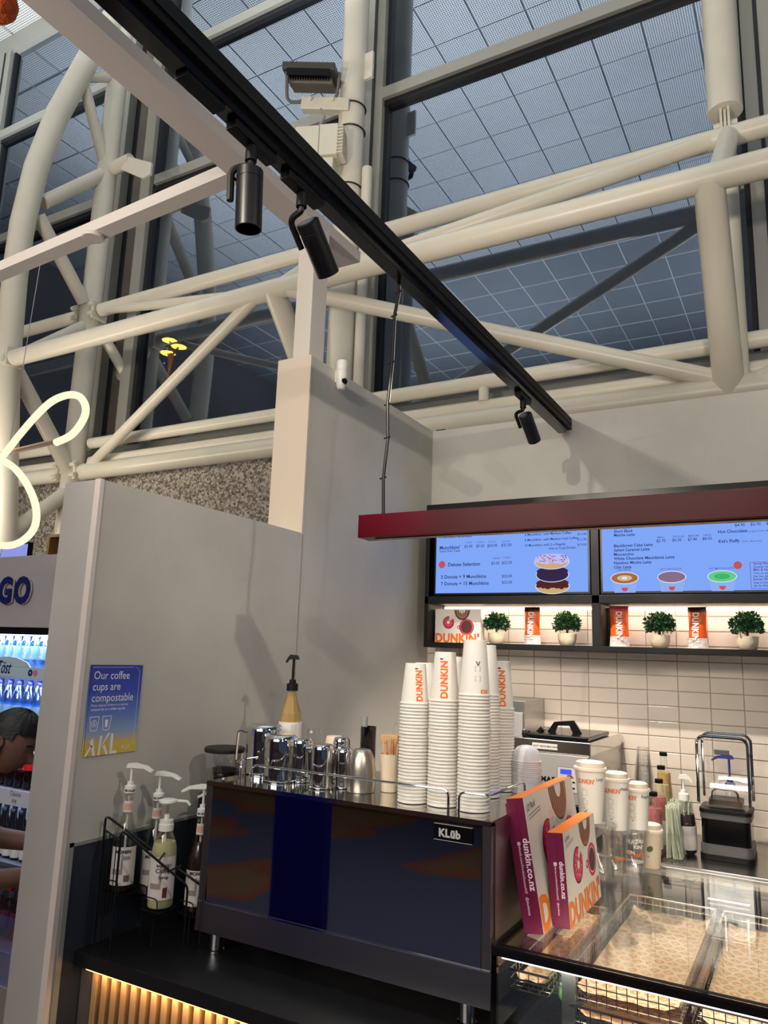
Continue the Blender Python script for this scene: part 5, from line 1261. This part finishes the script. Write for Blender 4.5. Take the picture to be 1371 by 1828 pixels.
# ------------------------------------------------ cups on the glass
def clear_set(x, y, r, h, label, print_=None):
    t = thing('clear_cup', label, 'cup', (x, y, GZ+.001))
    MB().lathe(cup_prof(r*.74, r, h), 32).build('cup', thin_clear, t)
    MB().lathe([(r+.004, h-.004), (r+.0045, h+.002), (r-.002, h+.005), (r*.9, h+.003), (0, h+.003)], 32).build('lid', thin_clear, t)
    if print_:
        a0 = math.atan2(-y, -x); g = MB()
        def f(x_, y_): rr_ = r*.74+(r*.26)*(y_/h)+.0010; a = a0+x_/rr_; return (cos(a)*rr_, sin(a)*rr_, y_)
        for st_, m, x_, y_, s_ in print_:
            g.mat(m).text(st_, s_, None, None, None, .04, 'C', fn=lambda X, Y, x_=x_, y_=y_: f(x_+X, y_+Y))
        g.build('print', None, t)
    return t
def hot_cup(x, y, z, rt, rb_, h, label, name_txt=None, logo=None, leaf=False, steamer=True):
    t = thing('hot_cup', label, 'cup', (x, y, z))
    MB().lathe([(0, .004), (rb_-.001, .004), (rb_, 0), (rt-.001, h-.012)], 36).build('cup', paper_w if not leaf else paper_c, t)
    e = [(rt+.001, h-.014), (rt+.0035, h-.013), (rt+.004, h-.008), (rt+.0015, h-.004), (rt-.003, h-.003), (rt-.005, h+.010), (rt-.009, h+.0125), (rt-.013, h+.010), (0, h+.008)]
    MB().lathe(e, 36).build('lid', pm('lid_cream', (242, 228, 210), .4), t)
    a0 = math.atan2(-y, -x); g = MB()
    def f(x_, y_, rot=0): rr_ = rb_+(rt-rb_)*(y_/h)+.0007; a = a0+x_/rr_; return (cos(a)*rr_, sin(a)*rr_, y_)
    T = lambda st_, s_, x_, y_, m, b=0, sx=1: g.mat(m).text(st_, s_, None, None, None, b, 'L', sx=sx, fn=lambda X, Y: f(x_+X, y_+Y))
    if logo: T(logo[0], .019, -rt*logo[1], h*.70, orange, .03, .72)
    if name_txt: T(name_txt, .013, rt*.38, h*.76, ink, .0, .9)
    if logo:
        for q in range(3):
            g.mat(grey_ink); x_ = -rt*.55; y_ = h*(.60-q*.17)
            for a_ in ((0, .016, .0, .0006), (0, .016, .014, .0146), (0, .0006, 0, .014), (.0154, .016, 0, .014)):
                if q < 2: g.add([f(x_+a_[i], y_-.018+a_[j]) for i, j in ((0, 2), (1, 2), (1, 3), (0, 3))], [(0, 1, 2, 3)])
            T('xxxx'.replace('xxxx', 'Flavour'), .0042, x_, y_, grey_ink)
        g.mat(maroon).add([f(-rt*.45, h*.22), f(-rt*.35, h*.19), f(-rt*.12, h*.27), f(-rt*.34, h*.21)], [(0, 1, 2, 3)])
    if leaf:
        g.mat(pm('leaf_logo', (92, 100, 62), .5)); hw = lambda q: .0092*math.sqrt(max(0, 1-(q/6)**2)); yy = lambda q: h*.50+.0004*q
        for q in range(-6, 6): g.add([f(-.004+q*.00175, yy(q)-hw(q)), f(-.004+(q+1)*.00175, yy(q+1)-hw(q+1)), f(-.004+(q+1)*.00175, yy(q+1)+hw(q+1)), f(-.004+q*.00175, yy(q)+hw(q))], [(0, 1, 2, 3)])
        T('.oa.', .006, -.014, h*.30, maroon, .02)
    if g.v: g.build('print', None, t)
    return t
def onp(u, y): p = at(u, 1500, 'Y', y); return p.x
c1p = Vector((-.594+.0, 2.449+.03, 0)); c2p = Vector((-.572, 2.559, 0)); c3p = Vector((-.529, 2.642, 0)); c4p = Vector((-.494, 2.722, 0))
clear_set(c1p.x, c1p.y, .044, .160, 'clear plastic cup with lid under the tallest hot cup, behind the cartons')
clear_set(c2p.x, c2p.y, .041, .128, 'clear lidded plastic cup with orange lettering under the middle hot cup', [('DUNKIN', orange, .012, .05, .012), ('s', grey_ink, -.012, .085, .02)])
wh_p = pm('frost_print', (235, 228, 222), .5)
clear_set(c3p.x, c3p.y, .041, .122, 'clear lidded cup with white and orange lettering, rightmost of the clear ones', [('HUG', wh_p, -.012, .088, .017), ('DU', wh_p, .016, .092, .015), ("KIN'", wh_p, .010, .074, .015), ('RUN', wh_p, -.016, .056, .014), ('DUNKIN', orange, .006, .050, .014), ('DON', wh_p, .010, .030, .014)])
hot_cup(-.619, 2.449, GZ+.169, .0475, .033, .165, 'tallest paper hot cup with cream lid, standing on a clear cup', 'Large', ("DUNKIN'", .95))
hot_cup(-.568, 2.559, GZ+.137, .043, .033, .158, 'middle-height paper hot cup with cream lid, standing on a clear cup', 'Medium', ("DUNKIN'", .95))
hot_cup(-.520, 2.642, GZ+.131, .0405, .032, .128, 'third paper hot cup with cream lid, right one of the raised three', 'Regular', ("DUNKIN'", 1.4))
hot_cup(c4p.x, c4p.y, GZ+.001, .0365, .027, .122, 'small cream paper cup with leaf mark standing directly on the glass', leaf=True)

# ================================================================== FRIDGE WITH BOTTLES, LEFT
FX0, FX1, FY = -4.9, -3.02, 2.55
fg = thing('drinks_fridge', 'grey open-front drinks fridge with GO lettering and blue-white light', 'fridge', (FX0, FY, 0))
fw = FX1-FX0; grey_gl = pm('sign_grey', (186, 180, 182), .12, 0, 0, 1, 0, 1, .5, coat=.3)
MB().box(0, fw, 0, .75, 1.826, 2.205, .003).build('sign_fascia', grey_gl, fg)
MB().box(0, .04, 0, .75, 0, 1.826).box(fw-.04, fw, 0, .75, 0, 1.826).build('side_wall', panel_paint, fg)
MB().box(.04, fw-.04, .70, .75, .1, 1.826).build('back_wall', pm('fridge_back', (190, 200, 224), .4), fg)
MB().box(.04, fw-.04, 0, .70, .0, .30).build('plinth', pm('fridge_plinth', (150, 152, 200), .4), fg)
MB().box(.04, fw-.04, -.012, 0, .0, .16).build('kick_panel', panel_paint, fg)
MB().box(.04, fw-.04, .02, .10, 1.79, 1.826).build('lamp_housing', black_m, fg)
MB().box(.04, fw-.04, .05, .09, 1.783, 1.79).build('lamp_tube', emis('fridge_led', (186, 206, 255), 6), fg)
l = area('fridge_light', ((FX0+FX1)/2, FY+.07, 1.78), ((FX0+FX1)/2, FY+.3, 1.0), 11, 1.7, .05, (.55, .70, 1))
for z in (1.565, 1.27, .98): 
    l = area('shelf_light', ((FX0+FX1)/2, FY+.05, z), ((FX0+FX1)/2, FY+.35, z-.35), 5, 1.7, .03, (.62, .74, 1))
g = MB().mat(pm('sign_white_edge', (200, 200, 206), .4))
U_, V_ = X_, Z_
for st_, xx in (('G', -3.800), ('O', -3.668)):
    o = (xx-FX0, -.02, 1.957)
    vs, fs, wd = text_geo(st_, .05)
    q = MB().mat(navy); q.text(st_, .185, o, U_, V_, .05, 'L', 0, sx=.86)
    b = MB().mat(MATS['sign_white_edge']); b.text(st_, .185, (o[0]+.005, -.0125, o[2]-.002), U_, V_, .05, 'L', 0, sx=.86)
    lt = q.build('sign_letter', None, fg); b.build('letter_edge', None, lt)
wat = glassy('water_bottle', (.72, .86, 1.0), .12, .08); w_lab = pm('water_label', (150, 196, 235), .4)
cola = pm('cola', (24, 12, 12), .12); red_l = pm('cola_label', (196, 22, 36), .4); juice = pm('juice', (222, 182, 60), .3); dark_gl = pm('dark_glass', (18, 14, 16), .08); cap_b = pm('cap_blue', (30, 36, 140), .4)
pbt = [(.028, 0), (.033, .01), (.033, .05), (.030, .075), (.033, .10), (.033, .135), (.024, .175), (.013, .195), (.013, .205)]
def make_drink(name, label, prof, body, cap, capr, lab=None, labz=(0, 0), group=None, txt=None, sc=1, liq=None):
    prof = [(r*sc, z*sc) for r, z in prof]
    t = thing(name, label, 'bottle', (0, 0, -5), 0, group); MB().lathe(prof, 20).build('body', body, t)
    h = prof[-1][1]; MB().lathe([(capr, 0), (capr, .015*sc), (capr*.9, .017*sc), (0, .017*sc)], 16, z0=h-.003).build('cap', cap, t)
    if liq: MB().lathe([(0, .003)]+[(r*.93, max(.003, z*.93)) for r, z in prof]+[(0, h*.93)], 16).build('drink', liq, t)
    if lab:
        r = max(p[0] for p in prof)+.0006; q = MB().lathe([(r, labz[0]*sc), (r, labz[1]*sc)], 20); q.f = q.f[:-2]; q.mi = q.mi[:-2]; q.sm = q.sm[:-2]; lb = q.build('bottle_label', lab, t)
        if txt:
            g = MB().mat(paper_w).text(txt, .026*sc, None, None, None, .02, 'C', fn=lambda X, Y: (cos(-1.05+Y/r-.2)*(r+.001), sin(-1.05+Y/r-.2)*(r+.001), (labz[0]+labz[1])/2*sc-X)); g.build('label_print', None, lb)
    return t
SHF = [1.575, 1.262, .93, .60]
rows = [ # shelf z, proto, spacing, y rows
 (1.602, make_drink('water_bottle', '', [(r*1.05, z) for r, z in pbt], wat, cap_b, .0145, w_lab, (.06, .13), txt='pump'), .072, 'large clear water bottle on the top fridge shelf', 'water bottles on the top fridge shelf'),
 (1.300, make_drink('water_bottle', '', pbt, wat, cap_b, .0145, w_lab, (.04, .11), sc=1.12), .083, 'blue-capped water bottle on the second fridge shelf', 'water bottles on the second fridge shelf'),
 (1.02, make_drink('cola_bottle', '', pbt, cola, black_m, .0145, red_l, (.085, .125), sc=1.05), .072, 'dark cola bottle with red band on the third fridge shelf', 'cola bottles on the third fridge shelf'),
 (.68, make_drink('glass_bottle', '', [(.028, 0), (.031, .008), (.031, .105), (.026, .135), (.0135, .165), (.0135, .215)], dark_gl, black_m, .0155, lab_w, (.01, .085), txt='soda'), .068, 'small dark glass bottle with white label on the fourth fridge shelf', 'glass bottles on the fourth fridge shelf'),
 (.325, make_drink('soft_drink', '', pbt, glassy('soda_clear', (.8, .9, .85), .08), pm('cap_red', (190, 20, 30), .4), .0145, pm('dim_label', (120, 60, 90), .4), (.04, .12)), .075, 'soft drink bottle on the bottom fridge deck', 'soft drinks on the bottom fridge deck')]
for zi, (zs, proto, sp, lab, grp) in enumerate(rows):
    if zi < 4: 
        MB().box(.05, fw-.05, .03, .68, zs-.018, zs-.003).build('shelf', pm('fridge_shelf', (120, 124, 140), .3, .4), fg)
    first = True
    for j in range(2):
        for i in range(12):
            x = -4.10+i*sp+(j*.5)*sp+.004*rnd.random(); y = FY+.10+j*.085
            if x > -3.15: continue
            nR = sum(1 for q in range(i+1, 12) if -4.10+q*sp+(j*.5)*sp+.004 <= -3.15)+1
            lb_ = lab.split(' on the')[0]+', %s from right, %s row, %s' % (ordn(nR), ('front', 'rear')[j], lab.split(' on the ')[1])
            if first: proto.location = (x, y, zs); proto['label'] = lb_; proto['group'] = grp; first = False
            else: dup(proto, (x, y, zs), rnd.uniform(-.25, .25), lb_, grp)
tag_w = pm('price_rail', (196, 222, 240), .4); 
g = MB().box(.05, fw-.05, -.004, .0, 1.572, 1.625); g.prism([(0, 0), (.36, 0), (.33, .025), (.25, .045), (.18, .050), (.11, .045), (.03, .025)], .004, (-3.84-FX0, .0, 1.624), X_, Z_); pr = g.build('price_rail', tag_w, fg)
g = MB().mat(navy).text('T\u00f6st', .092, (-3.755-FX0, -.0045, 1.588), X_, Z_, .01, 'L', .001, sx=.66, shear=.25)
g.mat(navy).disc((-3.475-FX0, -.0045, 1.598), X_, Z_, .017, .017, .35, lift=.001); g.mat(pm('print_rose', (236, 130, 160), .4)).disc((-3.435-FX0, -.0045, 1.598), X_, Z_, .017, .017, 0, lift=.001); g.build('rail_print', None, pr)
pr = MB().box(.05, fw-.05, -.004, .0, .955, 1.03).build('price_rail', pm('promo_white', (216, 218, 240), .4), fg)
g = MB(); g.mat(grey_ink).text('Choose', .034, (-3.52-FX0, -.0045, 1.000), X_, Z_, .0, 'L', .001, sx=.8); g.text('any', .034, (-3.50-FX0, -.0045, .970), X_, Z_, .0, 'L', .001, sx=.8)
g.mat(pm('promo_red', (150, 30, 40), .4)).add([(x-FX0, -.0048, z) for x, z in ((-3.72, .957), (-3.67, .957), (-3.60, 1.026), (-3.64, 1.026))], [(0, 1, 2, 3)]); tag(g.build('rail_print', None, pr), kind='stuff')
MB().box(.05, fw-.05, -.003, .0, .30, .46).build('lower_glass', smoke, fg)

# screen and wooden box beyond the fridge, faint lettering on the granite
bs = thing('departure_screen', 'small lit screen with black frame above the fridge at far left', 'screen', (-6.05, 4.0, 2.30)); bs.rotation_euler = (0, 0, -.1)
MB().box(0, .44, 0, .04, 0, .27, .004).build('bezel', black_g, bs); MB().box(.015, .425, -.002, 0, .015, .255).build('display', emis('far_screen', (150, 160, 235), .9), bs)
g = MB().mat(dkbrown); [g.disc((.25+k*.035, -.003, .075+.02*(k % 2)), X_, Z_, .028, .022, n=9) for k in range(4)]; g.build('picture', None, bs)
MB().box(.2, .24, .01, .03, -2.3, 0).build('post', black_m, bs)
wbx = thing('timber_niche', 'open oak box frame seen above the fridge beside the partition', 'box', (-6.80, 5.0, 2.55))
g = MB(); g.box(0, .9, 0, .4, .27, .30).box(0, .03, 0, .4, 0, .27).box(.87, .9, 0, .4, 0, .27).box(0, .9, 0, .4, -2.55, 0).build('frame', pm('oak_box', (168, 126, 66), .5, 0, .15, 6), wbx); MB().box(.03, .87, .36, .39, 0, .27).build('back', wood_dark, wbx)
t = thing('wall_lettering', 'white raised letters on the granite wall at far left', 'sign', (-12.6, 8.005, 3.6))
gp = at(18, 947, 'Y', 8.0); t.location = (gp.x, 8.012, gp.z)
q = MB().mat(white_p); q.text('Bar', .32, (0, 0, 0), X_, Z_, .02, 'L', 0); q.build('letters', None, t)
# orange pendant at the very corner
pc = at(10, 10, 'Y', 1.2)
t = thing('orange_pendant', 'orange woven pendant just entering the top left corner', 'lamp', (pc.x-.04, 1.2, pc.z+.02))
MB().lathe([(0, -.05), (.035, -.045), (.055, -.02), (.06, .01), (.05, .04), (.02, .06), (0, .065)], 20).build('shade', pm('orange_weave', (196, 84, 30), .8, 0, .3, 60, 1, 60), t)
MB().tube([(0, 0, .06), (0, 0, .9)], .003, 6).build('cord', black_m, t)

# ================================================================== PERSON AT THE FRIDGE
hc = at(20, 1322, 'Y', 1.92); RH = Vector((cos(YAW), sin(YAW), 0)); FH = Vector((-sin(YAW), cos(YAW), 0))
ps = thing('person', 'person with black tied-back hair and earring bending towards the drinks fridge', 'person', (hc.x, hc.y, 0))
Bm = Matrix(((RH.x, FH.x, 0, 0), (RH.y, FH.y, 0, 0), (0, 0, 1, 0), (0, 0, 0, 1)))
def skin(name, mat, J, E_, sub=2, parent=ps):
    me = bpy.data.meshes.new(name); me.from_pydata([tuple((Bm @ Vector(j[:3]))) for j in J], E_, []); o = bpy.data.objects.new(name, me); C.objects.link(o); o.parent = parent
    md = o.modifiers.new('s', 'SKIN'); 
    if not me.skin_vertices: me.skin_vertices.new()
    sv = me.skin_vertices[0].data
    for i, j in enumerate(J): sv[i].radius = (j[3], j[4] if len(j) > 4 else j[3])
    sv[0].use_root = True
    s2 = o.modifiers.new('d', 'SUBSURF'); s2.levels = sub; s2.render_levels = sub
    me.materials.append(mat)
    bpy.context.view_layer.update(); ev = o.evaluated_get(bpy.context.evaluated_depsgraph_get()); nm = bpy.data.meshes.new_from_object(ev)
    o.modifiers.clear(); o.data = nm
    for p in nm.polygons: p.use_smooth = True
    return o
J = [(-.56, 0, .96, .15, .12), (-.42, 0, 1.08, .13, .12), (-.27, 0, 1.19, .13, .12), (-.17, 0, 1.24, .075, .08), (-.10, 0, 1.27, .052), (-.05, 0, 1.30, .05),
     (-.24, -.17, 1.16, .058), (-.10, -.18, 1.00, .047), (.03, -.12, .915, .040), (.16, 0, .905, .032), (.25, .08, .91, .024),
     (-.24, .17, 1.16, .058), (-.14, .22, .98, .045), (.03, .24, .96, .036), (.18, .28, 1.0, .026),
     (-.58, -.09, .88, .095), (-.50, -.10, .50, .062), (-.60, -.10, .09, .042), (-.52, -.10, .04, .035), (-.44, -.10, .03, .028),
     (-.58, .09, .88, .095), (-.46, .10, .50, .062), (-.54, .10, .09, .042), (-.46, .10, .04, .035), (-.38, .10, .03, .028)]
Ed = [(0, 1), (1, 2), (2, 3), (3, 4), (4, 5), (2, 6), (6, 7), (7, 8), (8, 9), (9, 10), (2, 11), (11, 12), (12, 13), (13, 14), (0, 15), (15, 16), (16, 17), (17, 18), (18, 19), (0, 20), (20, 21), (21, 22), (22, 23), (23, 24)]
body = skin('body', skin_m, J, Ed)
for bx_, by_, bz_ in ((.25, .08, .91), (.18, .28, 1.0)):
    JJ = [(bx_-.03, by_, bz_, .018)]; EE = []
    for k in range(4):
        y0 = (k-1.5)*.019; n0 = len(JJ); JJ += [(bx_+.02, by_+y0, bz_, .0095), (bx_+.055, by_+y0*1.1, bz_-.004, .0085), (bx_+.08+(.008 if k in (1, 2) else 0), by_+y0*1.1, bz_-.022, .0075)]; EE += [(0, n0), (n0, n0+1), (n0+1, n0+2)]
    n0 = len(JJ); JJ += [(bx_+.0, by_-.034, bz_-.012, .010), (bx_+.035, by_-.045, bz_-.028, .0085)]; EE += [(0, n0), (n0, n0+1)]
    skin('hand', skin_m, JJ, EE)
skin('shirt', cloth_b, [(-.56, 0, .95, .165, .135), (-.42, 0, 1.08, .148, .135), (-.28, 0, 1.185, .145, .132), (-.19, 0, 1.225, .09, .09), (-.24, -.17, 1.165, .07), (-.17, -.185, 1.08, .06), (-.24, .17, 1.165, .07), (-.18, .20, 1.06, .06)], [(0, 1), (1, 2), (2, 3), (2, 4), (4, 5), (2, 6), (6, 7)])
skin('trousers', pm('trouser_cloth', (40, 42, 56), .8), [(-.58, 0, .93, .16, .13), (-.58, -.09, .86, .108), (-.50, -.10, .50, .08), (-.60, -.10, .11, .06), (-.58, .09, .86, .108), (-.46, .10, .50, .08), (-.54, .10, .11, .06)], [(0, 1), (1, 2), (2, 3), (0, 4), (4, 5), (5, 6)])
for sx_, sy_ in ((-.50, -.10), (-.44, .10)):
    MB(Bm).lathe([(0, 0), (.05, .003), (.052, .02), (.042, .05), (.03, .075), (0, .08)], 16, sx=2.4, sy=.9, cx=sx_, cy=sy_).build('shoe', black_m, ps)
# head: sphere grid sculpted to a profile, pitched forward
HM = Bm.copy(); HM = Matrix.Translation((0, 0, hc.z)) @ HM @ Matrix.Rotation(radians(30), 4, 'Y')
def headp(th, ph, s_=1.0):
    d = Vector((cos(ph)*cos(th), cos(ph)*sin(th), sin(ph))); x, y, z = d
    p = Vector((x*.098, y*.076, z*.118))
    if x > 0:
        fx = x**3
        if z < 0: p.y *= 1-.30*(-z); p.x += .004*fx
        g_ = lambda a, b, w1, w2: math.exp(-((z-a)/w1)**2-((y-b)/w2)**2)*(x > 0)
        p.x += .024*g_(-.14, 0, .13, .13)+.010*g_(-.26, 0, .06, .16)-.007*g_(.06, 0, .09, .12)-.008*(g_(.05, .33, .10, .16)+g_(.05, -.33, .10, .16))
        p.x += .009*g_(-.50, 0, .07, .2)+.008*g_(-.62, 0, .06, .2)-.006*g_(-.56, 0, .025, .2)+.012*g_(-.9, 0, .12, .35)
    else:
        if z < -.2: p.x *= 1-.25*(-z-.2)
    return p*s_
nT, nP = 48, 36; vs = []; fs = []
for j in range(nP+1):
    for i in range(nT): vs.append(headp(2*pi*i/nT-pi, -pi/2+pi*j/nP))
for j in range(nP):
    for i in range(nT): fs.append((j*nT+i, j*nT+(i+1) % nT, (j+1)*nT+(i+1) % nT, (j+1)*nT+i))
hd = MB(HM).add(vs, fs, True).build('head', skin_m, ps)
hv = []; hf = []
for j in range(nP+1):
    for i in range(nT): q = headp(2*pi*i/nT-pi, -pi/2+pi*j/nP, 1.0); d = q.normalized(); hv.append(q+d*(.010+.0018*sin(i*2.1+j*.4)))
for j in range(nP):
    for i in range(nT):
        th = 2*pi*(i+.5)/nT-pi; ph = -pi/2+pi*(j+.5)/nP; x, y, z = cos(ph)*cos(th), cos(ph)*sin(th), sin(ph)
        if (z > .30+.28*max(0, x) and x > .25) or (x <= .25 and z > .10+.6*max(0, x)) or (x < -.12 and z > -.62-.25*x): hf.append((j*nT+i, j*nT+(i+1) % nT, (j+1)*nT+(i+1) % nT, (j+1)*nT+i))
MB(HM).add(hv, hf, True).build('hair', hair_m, hd)
MB(HM @ Matrix.Translation((-.125, 0, .01))).lathe([(0, -.04), (.03, -.03), (.042, 0), (.03, .03), (0, .04)], 18).build('hair_bun', hair_m, hd)
for s_ in (-1, 1):
    M = HM @ Matrix.Translation((-.008, s_*.076, -.012)) @ Matrix.Rotation(radians(-12), 4, 'Y')
    g = MB(M); pts = [(cos(a)*.017*(1.1 if sin(a) > 0 else .75), s_*(.006+.005*(cos(a) < 0)), sin(a)*.030) for a in [k*2*pi/18 for k in range(18)]]
    g.tube(pts, .0052, 8, closed=True); g.disc((0, s_*.004, 0), (1, 0, 0), (0, 0, -s_*-1), .015, .026); g.build('ear', skin_m, hd)
    MB(M).tube(arc((-.004, s_*.012, -.036), .0055, 0, 2*pi, 12, (1, 0, 0), (0, 0, 1)), .001, 5).build('earring', chrome, hd)
    MB(HM @ Matrix.Translation((.074, s_*.031, .008))).lathe([(0, -.006), (.008, -.004), (.010, 0), (.008, .004), (0, .006)], 12).build('eye', pm('eye_lid', (70, 50, 46), .4), hd)
    MB(HM).tube([(.093, s_*.016, .030), (.091, s_*.034, .036), (.078, s_*.050, .030)], .003, 6).build('eyebrow', hair_m, hd)
MB(HM).tube([(.094, -.020, -.064), (.105, 0, -.066), (.094, .020, -.064)], [.003, .0055, .003], 8).build('lips', pm('lip', (140, 76, 70), .4), hd)
